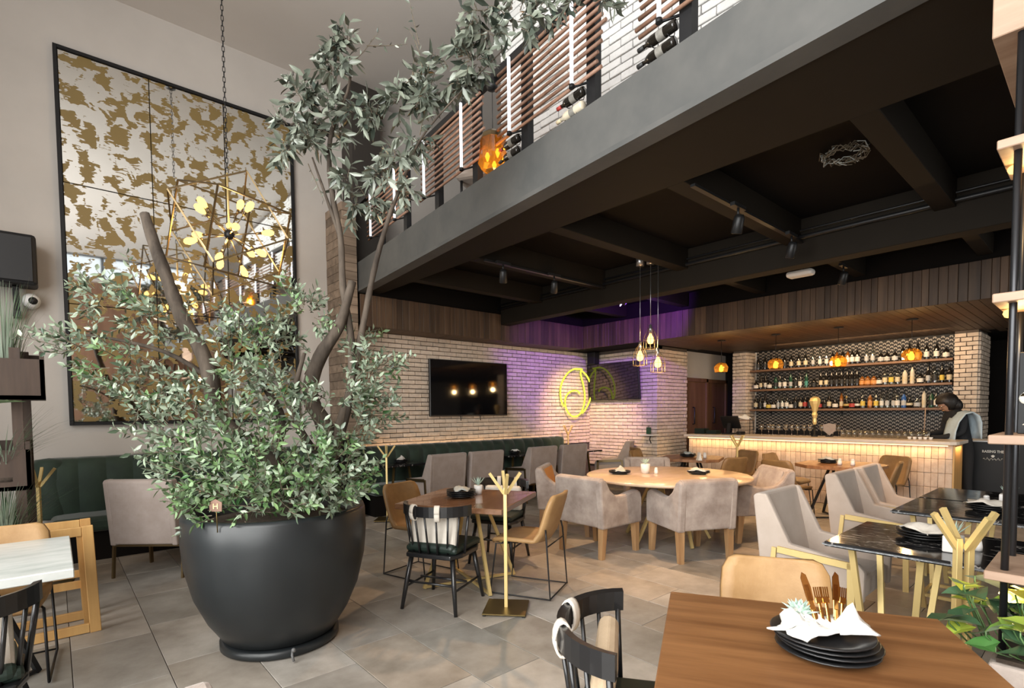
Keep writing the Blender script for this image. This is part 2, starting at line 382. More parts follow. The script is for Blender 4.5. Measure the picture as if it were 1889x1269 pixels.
def obj(name, bm, mat, parent=None, loc=None, rot=None, sub=0, label=None, kind=None):
    o = link(name, mesh(name, bm, mat), parent, loc, rot)
    if sub:
        md = o.modifiers.new('s', 'SUBSURF'); md.levels = sub; md.render_levels = sub
        for f in o.data.polygons: f.use_smooth = True
    if label: o['label'] = label
    if kind: o['kind'] = kind
    return o
def tag(o, label, cat, group=None):
    o['label'] = label; o['category'] = cat
    if group: o['group'] = group
    return o
def thing(name, label, cat, loc=(0, 0, 0), rz=0.0, group=None, rot=None):
    o = bpy.data.objects.new(name, None); COL.objects.link(o); o.empty_display_size = .1
    o.location = loc; o.rotation_euler = rot if rot else (0, 0, rz)
    return tag(o, label, cat, group)
def one(name, bm, mat, label, cat, loc=(0, 0, 0), rz=0.0, group=None, rot=None):
    return tag(obj(name, bm, mat, None, loc, rot if rot else (0, 0, rz)), label, cat, group)
def struct(name, bm, mat, parent=None):
    o = obj(name, bm, mat, parent); o['kind'] = 'structure'; return o
def dup(root, label, loc, rz=0.0, group=None, rot=None):
    r = root.copy(); COL.objects.link(r); r.location = loc; r.rotation_euler = rot if rot else (0, 0, rz); r['label'] = label
    if group: r['group'] = group
    for ch in list(root.children):
        c = ch.copy(); COL.objects.link(c); c.parent = r
        for g in list(ch.children):
            d = g.copy(); COL.objects.link(d); d.parent = c
    return r
class Kind:
    """first call builds a thing, later calls copy it"""
    def __init__(self, make): self.make = make; self.root = None
    def __call__(self, label, loc, rz=0.0, group=None):
        if self.root is None:
            self.root = self.make(label, group); self.root.location = loc; self.root.rotation_euler = (0, 0, rz)
            self.root['label'] = label
            if group: self.root['group'] = group
            return self.root
        return dup(self.root, label, loc, rz, group)
def tilt_list(p, n): return [p] * n
def seen_dist(p): return (Vector(p) - Vector((0, 0, CAM_H))).length
def pieces(parent, name, items, mats_mesh, limit=300, stuff_name=None, mat=None, order=None):
    """items: list of (location Vector, rotation tuple, variant index). Nearest `limit` become part objects, the rest one joined stuff part."""
    items = sorted(items, key=order or (lambda it: seen_dist(it[0])))
    for loc, rot, v in items[:limit]:
        o = bpy.data.objects.new(name, mats_mesh[v]); COL.objects.link(o); o.parent = parent; o.location = loc; o.rotation_euler = rot
    if len(items) > limit:
        bm = bmesh.new()
        for loc, rot, v in items[limit:]:
            t = bmesh.new(); t.from_mesh(mats_mesh[v]); _app(bm, t, Matrix.Translation(loc) @ Euler(rot).to_matrix().to_4x4())
        o = obj(stuff_name or name + '_field', bm, mat, parent); o['kind'] = 'stuff'

# ---------------------------------------------------------------- the setting
Y0, CEIL, BACK = -4.0, 6.15, 7.5
bm = bm_new(); boxmm(bm, (-2.7, Y0, -.12), (13.4, BACK + .2, -.008)); floor = struct('floor', bm, 'grout')
def tile_mesh(w, l):
    b = bm_new(); box(b, (0, 0, -.006), (w, l, .012), None, .002); return mesh('floor_tile', b, 'tile')
TW, TL = .43, .78
tm = [tile_mesh(TW - .004, TL - .004)]
offs = {1: 3.69, 3: 2.37, 4: 2.26, 0: 3.55, 2: 2.95}
items = []
for k in range(-3, 22):
    x = .03 + TW * k + TW / 2; off = offs.get(k, RND.uniform(0, TL)) % TL
    for j in range(-2, 10):
        y = off + TL * j + TL / 2
        if -.6 < y < 7.6: items.append((Vector((x, y, RND.uniform(-.0008, 0))), (0, 0, RND.choice((0, PI))), 0))
pieces(floor, 'floor_tile', items, tm, 285, 'floor_tiles_far', 'tile')

def wall(name, a, b, mat='plaster'):
    bm = bm_new(); boxmm(bm, a, b); return struct(name, bm, mat)
wall('wall_back', (-2.7, BACK, 0), (13.4, BACK + .15, CEIL))
wall('wall_far', (13.25, Y0, 0), (13.4, BACK, CEIL), 'black_paint')
wall('ceiling', (-2.7, Y0, CEIL), (13.4, BACK + .15, CEIL + .15), 'ceiling')
def glazed(wname, nm, axis, pos, u0, u1, z0, z1, U0, U1, nu, nz):
    """wall with one big glazed opening; axis X = wall plane x=pos, u along y"""
    def P(u, z, d0, d1):
        return ((pos + d0, u[0], z[0]), (pos + d1, u[1], z[1])) if axis == 'X' else ((u[0], pos + d0, z[0]), (u[1], pos + d1, z[1]))
    bm = bm_new()
    for u, z in (((U0, u0), (0, CEIL)), ((u1, U1), (0, CEIL)), ((u0, u1), (0, z0)), ((u0, u1), (z1, CEIL))): boxmm(bm, *P(u, z, -.1, .1))
    struct(wname, bm, 'plaster')
    bm = bm_new(); w = .04
    for i in range(nu + 1):
        u = u0 + (u1 - u0) * i / nu; boxmm(bm, *P((u - w, u + w), (z0, z1), -.05, .05))
    for i in range(nz + 1):
        z = z0 + (z1 - z0) * i / nz; boxmm(bm, *P((u0, u1), (z - w, z + w), -.045, .045))
    fr = struct(nm, bm, 'black_frame')
    for i in range(nu):
        for j in range(nz):
            bm = bm_new(); boxmm(bm, *P((u0 + (u1 - u0) * i / nu + .03, u0 + (u1 - u0) * (i + 1) / nu - .03), (z0 + (z1 - z0) * j / nz + .03, z0 + (z1 - z0) * (j + 1) / nz - .03), -.006, .006)); obj('pane', bm, 'pane', fr)
glazed('wall_side', 'window_1', 'X', -2.6, -3.8, 4.1, .4, 5.5, Y0, BACK, 5, 3)
glazed('wall_street', 'window_2', 'Y', Y0, -1.1, 3.5, 5.3, 5.95, -2.7, 4.2, 4, 1)
glazed('wall_street_bar', 'added_window', 'Y', Y0, 6.6, 9.6, .4, 3.0, 4.2, 13.4, 4, 1)  # added unseen window, put in to brighten the right side
bm = bm_new(); boxmm(bm, (-2.5, Y0 + .1, 0), (4.2, Y0 + .16, 5.2)); struct('wall_street_panel', bm, 'door_wood')

# fascia line of the mezzanine
FP = Vector((3.28, 7.09, 0)); FD = Vector((-.57, -6.0, 0)).normalized(); FN = Vector((FD.y, -FD.x, 0))   # FN points out into the hall
def fa(t, z, off=0.0): return FP + FD * t + FN * off + Vector((0, 0, z))
FANG = math.atan2(FD.y, FD.x)
t0, t1 = -.42, 11.1
def strip(t0, t1, o0, o1, z0, z1, name, mat):
    bm = bm_new(); q = [fa(t0, 0, o0), fa(t1, 0, o0), fa(t1, 0, o1), fa(t0, 0, o1)]
    prism(bm, [(v.x, v.y) for v in q], z0, z1, 'Z'); return struct(name, bm, mat)
strip(t0, t1, 0, -.14, 3.225, 3.59, 'trim_1', 'concrete')
strip(t0, t1, .006, -.14, 3.19, 3.225, 'trim_2', 'concrete')
bm = bm_new(); a, b = fa(t0, 0, -.14), fa(t1, 0, -.14)
prism(bm, [(a.x, a.y), (b.x, b.y), (3.60, Y0), (3.60, BACK)], 3.20, 3.44, 'Z'); struct('beam_rim', bm, 'beam_paint')
bm = bm_new(); prism(bm, [(a.x, a.y), (b.x, b.y), (13.25, Y0), (13.25, BACK)], 3.44, 3.585, 'Z'); struct('ceiling_mezzanine', bm, 'black_paint')
bm = bm_new(); boxmm(bm, (5.83, Y0, 2.98), (6.03, 6.95, 3.44), .006); struct('beam_main', bm, 'beam_paint')
bm = bm_new(); tube(bm, [(5.78, Y0, 3.24), (5.78, 6.95, 3.24)], .022, 8); tube(bm, [(5.80, Y0, 3.31), (5.80, 6.95, 3.31)], .012, 6); struct('trim_3', bm, 'black_metal')
for i, y in enumerate((6.0, 4.76, 3.5, 2.23, 1.0, -.25, -1.5, -2.75)):
    bm = bm_new(); boxmm(bm, (3.60, y - .075, 3.20), (5.83, y + .075, 3.44), .004); struct('beam_cross', bm, 'beam_paint')
    bm = bm_new(); boxmm(bm, (6.03, y - .065, 3.22), (8.0, y + .065, 3.44), .004); struct('beam_cross', bm, 'beam_paint')
# wood soffits
def plank_mesh(s, mat, nm='plank'):
    b = bm_new(); box(b, (0, 0, 0), s, None, .003); return mesh(nm, b, mat)
bm = bm_new(); boxmm(bm, (7.985, Y0, 2.735), (13.25, BACK, 3.15)); boxmm(bm, (8.03, Y0, 3.15), (13.25, BACK, 3.44)); sof = struct('ceiling_bar', bm, 'black_paint')
pm = [plank_mesh((.02, w - .003, .44), 'soffit') for w in (.07, .09, .11)]
items = []; y = 6.95
while y > -.6:
    v = RND.randrange(3); w = (.07, .09, .11)[v]; items.append((Vector((7.97 + RND.uniform(-.006, .004), y - w / 2, 2.94)), (0, 0, 0), v)); y -= w
pieces(sof, 'plank', items, pm)
pu = [plank_mesh((1.6, .098, .012), 'soffit_x'), plank_mesh((.395, .098, .012), 'soffit_x')]
items = [(Vector((8.78 + 1.604 * c + (.4 if k % 2 else 0), -.5 + k * .1, 2.728)), (0, 0, 0), 0) for k in range(62) for c in (0, 1) if not (c == 1 and -.5 + k * .1 > 5.6)]
items += [(Vector((8.178, -.5 + k * .1, 2.728)), (0, 0, 0), 1) for k in range(1, 62, 2)]
pieces(sof, 'soffit_board', items, pu)
bm = bm_new(); boxmm(bm, (3.26, 6.985, 2.735), (8.0, BACK, 3.15)); boxmm(bm, (3.26, 7.03, 3.15), (8.05, BACK, 3.44)); sof2 = struct('ceiling_wood_edge', bm, 'black_paint')
pm2 = [plank_mesh((w - .003, .02, .44), 'soffit') for w in (.07, .09, .11)]
items = []; x = 3.28
while x < 7.95:
    v = RND.randrange(3); w = (.07, .09, .11)[v]; items.append((Vector((x + w / 2, 6.97 + RND.uniform(-.006, .004), 2.94)), (0, 0, 0), v)); x += w
pieces(sof2, 'plank', items, pm2)
items = [(Vector((4.05 + 1.56 * c, 7.02 + k * .098, 2.728)), (0, 0, 0), 0) for k in range(5) for c in range(3)]
pieces(sof2, 'soffit_board', items, [plank_mesh((1.55, .095, .012), 'soffit_x')])

# wooden pillar beside the mirror
bm = bm_new(); boxmm(bm, (3.05, 6.96, 0), (3.24, BACK, 4.33)); pil = struct('pillar', bm, 'black_paint')
zc = 1.2; items = []; bmat = []
pa = [plank_mesh((.016, .54, .112), 'pillar_wood', 'board'), plank_mesh((.20, .016, .112), 'pillar_wood', 'board')]
while zc < 4.33:
    items.append((Vector((3.04 + RND.uniform(-.003, .002), 7.225, zc)), (0, 0, 0), 0)); items.append((Vector((3.14, 6.952 + RND.uniform(-.002, .003), zc)), (0, 0, 0), 1)); zc += .115
pieces(pil, 'board', items, pa)
bm = bm_new(); boxmm(bm, (3.30, 7.15, 3.58), (3.74, BACK, CEIL)); struct('pillar_duct', bm, M('duct_brown', (.035, .029, .024), .7))

# brick veneers
def brick_mesh(l, h, d, mat, k):
    b = bm_new(); t = bmesh.new(); bmesh.ops.create_cube(t, size=1.0); bmesh.ops.scale(t, vec=(l, d, h), verts=t.verts)
    r = random.Random(k)
    for v in t.verts:
        v.co.x += r.uniform(-.003, .003); v.co.z += r.uniform(-.0025, .0025)
    bmesh.ops.bevel(t, geom=list(t.edges), offset=.004, segments=1, profile=.5, affect='EDGES'); _app(b, t); return mesh('brick', b, mat)
def bricks(parent, org, u, length, z0, z1, L, H, mat, limit=300, gap=.010, holes=(), d=.045, order=None):
    """courses of bricks on a wall face: org corner, u unit direction along the wall"""
    u = Vector(u); rz = math.atan2(u.y, u.x)
    bmn = [brick_mesh(L - gap, H - gap, d, mat, k) for k in range(4)]; half = [brick_mesh(L / 2 - gap, H - gap, d, mat, 9 + k) for k in range(2)]
    items = []; n = int((z1 - z0) / H + .01)
    for r in range(n):
        z = z0 + (r + .5) * H; s = -(r % 2) * L * .5 - (.25 * L if r % 4 > 1 else 0) * 0
        while s < length - .02:
            a, b = max(s, 0), min(s + L, length)
            if b - a > L * .3:
                full = b - a > L * .8; c = (a + b) / 2
                if not any(h0 < c < h1 and g0 < z < g1 for h0, h1, g0, g1 in holes):
                    p = Vector(org) + u * c; p.z = z
                    nx = Vector((u.y, -u.x, 0)) * RND.uniform(-.004, .006); p += nx
                    items.append((p, (0, 0, rz), RND.randrange(4) if full else 4 + RND.randrange(2)))
            s += L
    pieces(parent, 'brick', items, bmn + half, limit, 'bricks_beyond', mat, order)
wl = wall('wall_tv', (3.25, BACK - .04, 0), (8.78, BACK, 2.74), 'mortar')
bricks(wl, (3.26, BACK - .045, 0), (1, 0, 0), 5.48, .82, 2.73, .232, .0705, 'brick', 300, order=lambda it: seen_dist(it[0]))
wl = wall('wall_screen', (8.76, 5.80, 0), (8.95, BACK, 2.74), 'mortar')
bricks(wl, (8.752, BACK, 0), (0, -1, 0), 1.74, .35, 2.73, .232, .0705, 'brick', 300)
wl = wall('wall_door', (8.76, 5.80, 0), (9.84, 5.95, 2.74), 'mortar')
bricks(wl, (8.76, 5.792, 0), (1, 0, 0), 1.08, .35, 2.73, .232, .0705, 'brick', 300)
wall('wall_passage', (9.84, 5.95, 2.17), (13.25, 6.1, 2.74), 'plaster'); wall('wall_passage_end', (11.78, 5.8, 0), (13.25, 6.1, 2.74), 'black_paint')
wl = wall('wall_upper', (3.93, Y0, 3.585), (4.15, 4.60, CEIL), 'mortar')
bricks(wl, (3.925, 4.62, 0), (0, -1, 0), 4.9, 3.60, 6.1, .255, .0745, 'brickw', 300, order=lambda it: it[0].z * 1.5 + abs(it[0].y - 2.4))
# bar back wall and its two brick piers
wl = wall('wall_bar', (11.32, 1.45, 0), (11.5, 5.1, 2.74), 'black_frame')
bm = bm_new()
for k in range(60):
    for j in range(26):
        y = 1.76 + k * .055; z = 1.08 + j * .063 + (.0315 if k % 2 else 0)
        for s in (-1, 1):
            box(bm, (11.318, y + s * .013, z), (.006, .018, .036), (s * .5, 0, 0))
o = obj('patterned_tiles', bm, M('backsplash_tile', (.30, .27, .235), .3), wl); o['kind'] = 'stuff'
wl = wall('pillar_bar_near', (11.0, 1.43, 0), (11.9, 1.72, 2.74), 'mortar')
bricks(wl, (10.99, 1.72, 0), (0, -1, 0), .30, .5, 2.73, .15, .0705, 'brick', 300)
bricks(wl, (11.0, 1.42, 0), (1, 0, 0), .9, .5, 2.73, .232, .0705, 'brick', 300)
wl = wall('pillar_bar_far', (10.92, 5.07, 0), (11.34, 5.34, 2.74), 'mortar')
bricks(wl, (10.91, 5.35, 0), (0, -1, 0), .29, .5, 2.73, .15, .0705, 'brick', 300)
bricks(wl, (10.92, 5.06, 0), (1, 0, 0), .42, .5, 2.73, .21, .0705, 'brick', 300)

# wooden double door behind the bar
def door(name, x0, x1, y):
    bm = bm_new(); boxmm(bm, (x0 + .06, y, .01), (x1 - .06, y + .05, 2.10)); d = struct(name, bm, 'door_wood')
    bm = bm_new()
    for a, b in (((x0, y - .03, 0), (x0 + .07, y + .06, 2.17)), ((x1 - .07, y - .03, 0), (x1, y + .06, 2.17)), ((x0, y - .03, 2.09), (x1, y + .06, 2.17))): boxmm(bm, a, b, .004)
    obj('door_frame', bm, 'door_wood', d)
    bm = bm_new(); tube(bm, [(x0 + .35, y - .005, 1.2), (x0 + .35, y - .045, 1.2), (x0 + .35, y - .045, 1.55), (x0 + .35, y - .005, 1.55)], .014, 8); obj('door_handle', bm, 'black_metal', d)
door('door_1', 9.84, 10.78, 5.86); door('door_2', 10.80, 11.76, 5.92)

# ---------------------------------------------------------------- furniture kinds (front of a chair = +Y)
R = math.radians
def make_armchair(fab, met):
    def mk(label, group):
        t = thing('armchair', label, 'chair', group=group)
        b = bm_new(); box(b, (0, .02, .385), (.50, .54, .15), None, .035, 2); obj('seat', b, fab, t)
        b = bm_new(); prism(b, [(-.25, .32), (-.31, .32), (-.375, .90), (-.35, .92), (-.30, .92), (-.20, .46)], -.27, .27, 'X', .014, 2); obj('backrest', b, fab, t)
        side = [(-.31, .31), (-.375, .90), (-.35, .92), (-.285, .92), (-.13, .60), (.27, .545), (.305, .50), (.30, .31)]
        for s in (-1, 1):
            b = bm_new(); prism(b, side, s * .255, s * .305, 'X', .012, 2); obj('side_panel', b, fab, t)
            b = bm_new(); x = s * .318
            bar(b, (x, -.20, .555), (x, .255, .53), .016, .042); bar(b, (x, .235, .55), (x, .245, .0), .016, .040)
            bar(b, (x, -.22, .565), (x, -.27, .0), .016, .03); obj('arm_frame', b, met, t)
        b = bm_new(); bar(b, (-.31, -.25, .30), (.31, -.25, .30), .02); bar(b, (-.31, .24, .30), (.31, .24, .30), .02); obj('seat_frame', b, met, t)
        return t
    return Kind(mk)
ARM_GREY = make_armchair('grey_fabric', 'bronze'); ARM_PALE = make_armchair('light_fabric', 'gold')

def make_tub(inner):
    def mk(label, group):
        t = thing('tub_chair', label, 'chair', group=group)
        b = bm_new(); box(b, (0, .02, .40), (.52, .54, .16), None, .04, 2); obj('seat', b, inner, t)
        b = bm_new(); prism(b, [(-.24, .32), (-.32, .32), (-.36, .80), (-.335, .825), (-.28, .825), (-.20, .48)], -.30, .30, 'X', .02, 2); obj('backrest', b, 'tub_fabric', t)
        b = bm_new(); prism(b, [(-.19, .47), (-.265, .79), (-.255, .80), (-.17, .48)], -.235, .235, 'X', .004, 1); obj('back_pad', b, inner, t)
        side = [(-.325, .31), (-.36, .79), (-.33, .82), (-.27, .80), (-.21, .70), (-.12, .635), (0, .625), (.13, .65), (.23, .665), (.29, .635), (.315, .56), (.31, .31)]
        for s in (-1, 1):
            b = bm_new(); prism(b, side, s * .24, s * .325, 'X', .02, 2); obj('armrest', b, 'tub_fabric', t)
        for sx in (-1, 1):
            for sy, y in ((-1, -.27), (1, .25)):
                b = bm_new(); L = .33; q = [(sx * .275 + a * .034, y + c * .034) for a, c in ((-1, -1), (1, -1), (1, 1), (-1, 1))]
                v1 = [b.verts.new((x, yy, L)) for x, yy in q]; v0 = [b.verts.new((sx * .275 + (x - sx * .275) * .72, y + sy * .02 + (yy - y) * .72, 0)) for x, yy in q]
                b.faces.new(v1); b.faces.new(v0[::-1])
                for i in range(4): b.faces.new((v0[i], v0[(i + 1) % 4], v1[(i + 1) % 4], v1[i]))
                obj('leg', b, 'chair_wood', t)
        return t
    return Kind(mk)
TUB = make_tub('tub_fabric'); TUB_WARM_LIT = make_tub('warm_lit_and_lips')  # second kind: orange seat and pad carry painted warm light

def make_shell(mat):
    def mk(label, group):
        t = thing('shell_chair', label, 'chair', group=group)
        prof = [(.25, .425, .175, .0), (.22, .448, .205, .0), (.12, .452, .222, .012), (0, .443, .225, .02), (-.11, .435, .225, .025), (-.18, .455, .225, .03), (-.222, .52, .222, .03), (-.25, .60, .222, .03), (-.275, .69, .222, .028), (-.295, .77, .215, .022), (-.305, .815, .19, .018), (-.308, .828, .155, .015)]
        n = 9; grid = []
        for k, (y, z, w, cu) in enumerate(prof):
            ny, nz = (0, 1) if k < 5 else (.95, .3)
            grid.append([(w * (2 * j / (n - 1) - 1), y + ny * cu * (2 * j / (n - 1) - 1) ** 2 * 1.6, z + nz * cu * (2 * j / (n - 1) - 1) ** 2) for j in range(n)])
        b = bm_new(); sheet(b, grid, .03); obj('shell', b, mat, t)
        for s in (-1, 1):
            b = bm_new(); x = s * .215
            tube(b, [(s * .20, -.225, .56), (x, -.235, .50), (x + s * .012, -.27, .012), (x + s * .012, .25, .012), (x, .20, .42), (s * .18, .10, .425)], .0075, 6); obj('sled_frame', b, 'black_metal', t)
        b = bm_new(); tube(b, [(-.215, -.24, .425), (.215, -.24, .425)], .006, 6); tube(b, [(-.2, .16, .42), (.2, .16, .42)], .006, 6); tube(b, [(-.225, -.268, .015), (.225, -.268, .015)], .006, 6); obj('cross_rod', b, 'black_metal', t)
        return t
    return Kind(mk)
SHELL = make_shell('tan'); SHELL_BROWN = make_shell('tan_dark')

def make_spindle(pillow):
    def mk(label, group):
        t = thing('spindle_chair', label, 'chair', group=group)
        b = bm_new(); q = [(-.19, -.23), (.19, -.23), (.235, -.12), (.245, .12), (.20, .23), (-.20, .23), (-.245, .12), (-.235, -.12)]
        prism(b, q, .405, .44, 'Z', .01, 2); obj('seat', b, 'black_wood', t)
        for sx in (-1, 1):
            for sy in (-1, 1):
                b = bm_new(); tube(b, [(sx * .175, sy * .17, .42), (sx * .205, sy * .205, .2), (sx * .232, sy * .235, 0)], [.021, .019, .014], 8); obj('leg', b, 'black_wood', t)
        for a, c in (((-.208, -.21, .17), (-.208, .21, .17)), ((.208, -.21, .17), (.208, .21, .17)), ((-.205, -.0, .19), (.205, 0, .19)), ((-.2, -.2, .21), (.2, -.2, .21))):
            b = bm_new(); tube(b, [a, c], .0095, 6); obj('stretcher', b, 'black_wood', t)
        def arc(a): return Vector((.285 * math.sin(a), -.02 - .255 * math.cos(a) * .98, 0))
        A = math.radians(78)
        b = bm_new(); n = 18; rings = []
        for i in range(n + 1):
            a = -A + 2 * A * i / n; p = arc(a); o_ = Vector((math.sin(a), -math.cos(a) * .9, 0)).normalized()
            rings.append([p + o_ * .014 + Vector((0, 0, .805)), p - o_ * .014 + Vector((0, 0, .80)), p - o_ * .010 + Vector((0, 0, .725)), p + o_ * .014 + Vector((0, 0, .725))])
        V = [[b.verts.new(v) for v in r] for r in rings]
        for i in range(n):
            for k in range(4): b.faces.new((V[i][k], V[i][(k + 1) % 4], V[i + 1][(k + 1) % 4], V[i + 1][k]))
        b.faces.new(V[0]); b.faces.new(V[-1][::-1]); bmesh.ops.recalc_face_normals(b, faces=b.faces); obj('top_rail', b, 'black_wood', t)
        for i in range(9):
            a = -A * .94 + 1.88 * A * i / 8; p = arc(a); f = 1 - .16
            b = bm_new(); tube(b, [(p.x * f, max(p.y * .86, -.215), .43), (p.x, p.y, .735)], .0085 if 0 < i < 8 else .0115, 6); obj('spindle', b, 'black_wood', t)
        b = bm_new(); box(b, (0, .02, .465), (.44, .43, .055), None, .026, 3); box(b, (0, -.16, .48), (.40, .09, .075), None, .035, 3); obj('seat_cushion', b, 'green_cush', t)
        if pillow:
            b = bm_new(); n = 10; grid = []
            for i in range(n + 1):
                u = 2 * i / n - 1; row = []
                for j in range(9):
                    v = 2 * j / 8 - 1; row.append((u * .20, -.150 + .03 * abs(u) ** 2 - .02 * v, .61 + v * .135))
                grid.append(row)
            b.free(); b = bm_new(); box(b, (0, -.128, .605), (.39, .075, .27), (R(-8), 0, R(2)), .034, 3); o = obj('back_pillow', b, pillow, t)
            for sx in (-.10, .10):
                a = math.asin(sx / .285); p = arc(a)
                b = bm_new(); o_ = Vector((math.sin(a), -math.cos(a), 0)); tg = Vector((o_.y, -o_.x, 0)); sheet(b, [[p + o_ * (.027 * math.cos(q * PI / 8)) + Vector((0, 0, .755 + .058 * math.sin(q * PI / 8))) + tg * w_ for w_ in (-.02, -.007, .007, .02)] for q in range(17)], .008); obj('strap', b, 'linen', t)
        return t
    return Kind(mk)
SPIN_L = make_spindle('linen'); SPIN_T = make_spindle('canvas')

def v_base(t, mat, hw=.30, r=.02, dark=False):
    for sx in (-1, 1):
        for sy in (-1, 1):
            b = bm_new(); bar(b, (sx * .10, sy * .10, .70), (sx * hw, sy * hw, .005), r * 1.3, r * 1.3); obj('leg', b, mat, t)
    b = bm_new(); bar(b, (-hw, -hw, .016), (hw, hw, .016), r, r); bar(b, (-hw, hw, .0165), (hw, -hw, .0165), r, r); obj('floor_cross', b, mat, t)
    b = bm_new(); boxmm(b, (-.22, -.22, .69), (.22, .22, .705)); obj('top_plate', b, mat, t)
def square_table(name, label, loc, rz, side, top, base, clip=0.0, cat='table', th=.045, h=.75):
    t = thing(name, label, cat, loc, rz)
    s = side / 2; c = clip
    q = [(-s, -s), (s, -s), (s, s), (-s, s)] if not c else [(-s + c, -s), (s - c, -s), (s, -s + c), (s, s - c), (s - c, s), (-s + c, s), (-s, s - c), (-s, -s + c)]
    b = bm_new(); prism(b, q, h - th, h, 'Z', .004, 1); obj('tabletop', b, top, t)
    v_base(t, base); return t

def marble_table(label, loc, rz, wx, wy):
    t = thing('marble_table', label, 'table', loc, rz)
    b = bm_new(); boxmm(b, (-wx / 2, -wy / 2, .722), (wx / 2, wy / 2, .75), .002); o = obj('tabletop', b, 'marble_black', t)
    b = bm_new()
    for a, c in (((-wx / 2, -wy / 2), (wx / 2, -wy / 2)), ((wx / 2, -wy / 2), (wx / 2, wy / 2)), ((wx / 2, wy / 2), (-wx / 2, wy / 2)), ((-wx / 2, wy / 2), (-wx / 2, -wy / 2))):
        bar(b, (a[0], a[1], .734), (c[0], c[1], .734), .026, .006)
    obj('stone_edge', b, 'marble_edge', t)
    for cy in (-wy / 2 + .32, wy / 2 - .26):
        for sx in (-1, 1):
            for sy in (-1, 1):
                b = bm_new(); bar(b, (sx * .27, cy + sy * .16, .72), (sx * .15, cy + sy * .10, 0), .03, .03); obj('leg', b, 'gold', t)
        b = bm_new()
        for sy in (-1, 1): bar(b, (-.17, cy + sy * .112, .10), (.17, cy + sy * .112, .10), .022)
        for sx in (-1, 1): bar(b, (sx * .165, cy - .11, .10), (sx * .165, cy + .11, .10), .022)
        obj('rail', b, 'gold', t)
    return t

def make_rack(h=.93, two=False):
    def mk(label, group):
        t = thing('bag_stand', label, 'stand', group=group)
        b = bm_new(); boxmm(b, (-.16, -.16, .012), (.16, .16, .022), .002); obj('base_plate', b, 'gold_dark', t)
        for sx in (-1, 1):
            for sy in (-1, 1):
                b = bm_new(); box(b, (sx * .145, sy * .145, .006), (.02, .02, .012), None, .002); obj('foot', b, 'black_metal', t)
        for x in ((-.026, .026) if two else (0,)):
            b = bm_new(); boxmm(b, (x - .0125, -.0125, .02), (x + .0125, .0125, h), .001); obj('post', b, 'gold', t)
        for k in range(4):
            a = k * PI / 2 + (.0 if two else .28); d = Vector((math.cos(a), math.sin(a), 0)); o0 = d * (.03 if two and k % 2 == 0 else .012)
            b = bm_new(); bar(b, o0 + Vector((0, 0, h - .045)), o0 + d * .105 + Vector((0, 0, h + .11)), .021, .021); obj('prong', b, 'gold', t)
        return t
    return Kind(mk)
RACK = make_rack(); RACK2 = make_rack(.93, True)

# ---------------------------------------------------------------- table ware
def plate_mesh(r=.13):
    b = bm_new(); lathe(b, [(0, 0), (r * .62, 0), (r * .72, .006), (r * .97, .016), (r, .02), (r * .975, .0225), (r * .72, .013), (r * .6, .009), (0, .009)], 28); return mesh('plate', b, 'plate')
PLATE = plate_mesh(); PLATE_S = plate_mesh(.105)
def cloth_bm(seed, sx, sy, h):
    r = random.Random(seed); n = 9; ph = [r.uniform(0, 6.3) for _ in range(6)]; b = bm_new(); grid = []
    for i in range(n):
        row = []
        for j in range(n):
            u, v = 2 * i / (n - 1) - 1, 2 * j / (n - 1) - 1; w = max(0, 1 - .75 * (u * u + v * v) ** .5)
            z = h * w * (.55 + .45 * math.sin(3.1 * u + ph[0]) * math.cos(2.7 * v + ph[1])) + .012 * math.sin(9 * u + ph[2] + 3 * v) * w + .006
            row.append((sx * u * (1 + .12 * math.sin(5 * v + ph[3])), sy * v * (1 + .12 * math.sin(5 * u + ph[4])), max(.002, z)))
        grid.append(row)
    sheet(b, grid, .005); return b
def setting(where, x, y, z, n=2, r=.13, rz=0.0, mat='napkin', plates='plates set out on the tables'):
    me = PLATE if r > .11 else PLATE_S
    for k in range(n):
        o = link('plate', me, None, (x, y, z + k * .0145), (0, 0, rz))
        tag(o, 'black stoneware plate %s %s' % (('at the bottom of the stack on', 'second from the bottom of the stack on', 'third from the bottom of the stack on', 'fourth from the bottom of the stack on')[k] if k < n - 1 else ('on top of the stack on' if n > 1 else 'lying alone on'), where), 'plate', plates)
    one('napkin', cloth_bm(int(abs(x * 100 + y * 37)), r * .78, r * .5, .075), mat, 'crumpled %s napkin lying on the plates on %s' % ('white' if mat == 'napkin_white' else 'grey', where), 'napkin', (x + .01, y, z + (n - 1) * .0145 + .011), rz + .5, 'folded napkins')
def succ_leaves(t, c, n=26, L=.07, mat='succulent', up=.55, w=.011):
    for k in range(n):
        a = k * 2.399; el = (.25 + 1.2 * (k / n)) if up < .9 else (.75 + .75 * (k / n)); l = L * (1 - .35 * k / n)
        d = Vector((math.cos(a) * math.cos(el), math.sin(a) * math.cos(el), math.sin(el))); s = Vector((-math.sin(a), math.cos(a), 0))
        b = bm_new(); m_ = d * l * .45; nn = d.cross(s) * w * .5
        v = [b.verts.new(p) for p in (Vector(), m_ + s * w, d * l, m_ - s * w, m_ + nn, m_ - nn)]
        for i0, i1, i2 in ((0, 1, 4), (1, 2, 4), (2, 3, 4), (3, 0, 4), (1, 0, 5), (2, 1, 5), (3, 2, 5), (0, 3, 5)): b.faces.new((v[i0], v[i1], v[i2]))
        obj('leaf', b, mat, t, c)
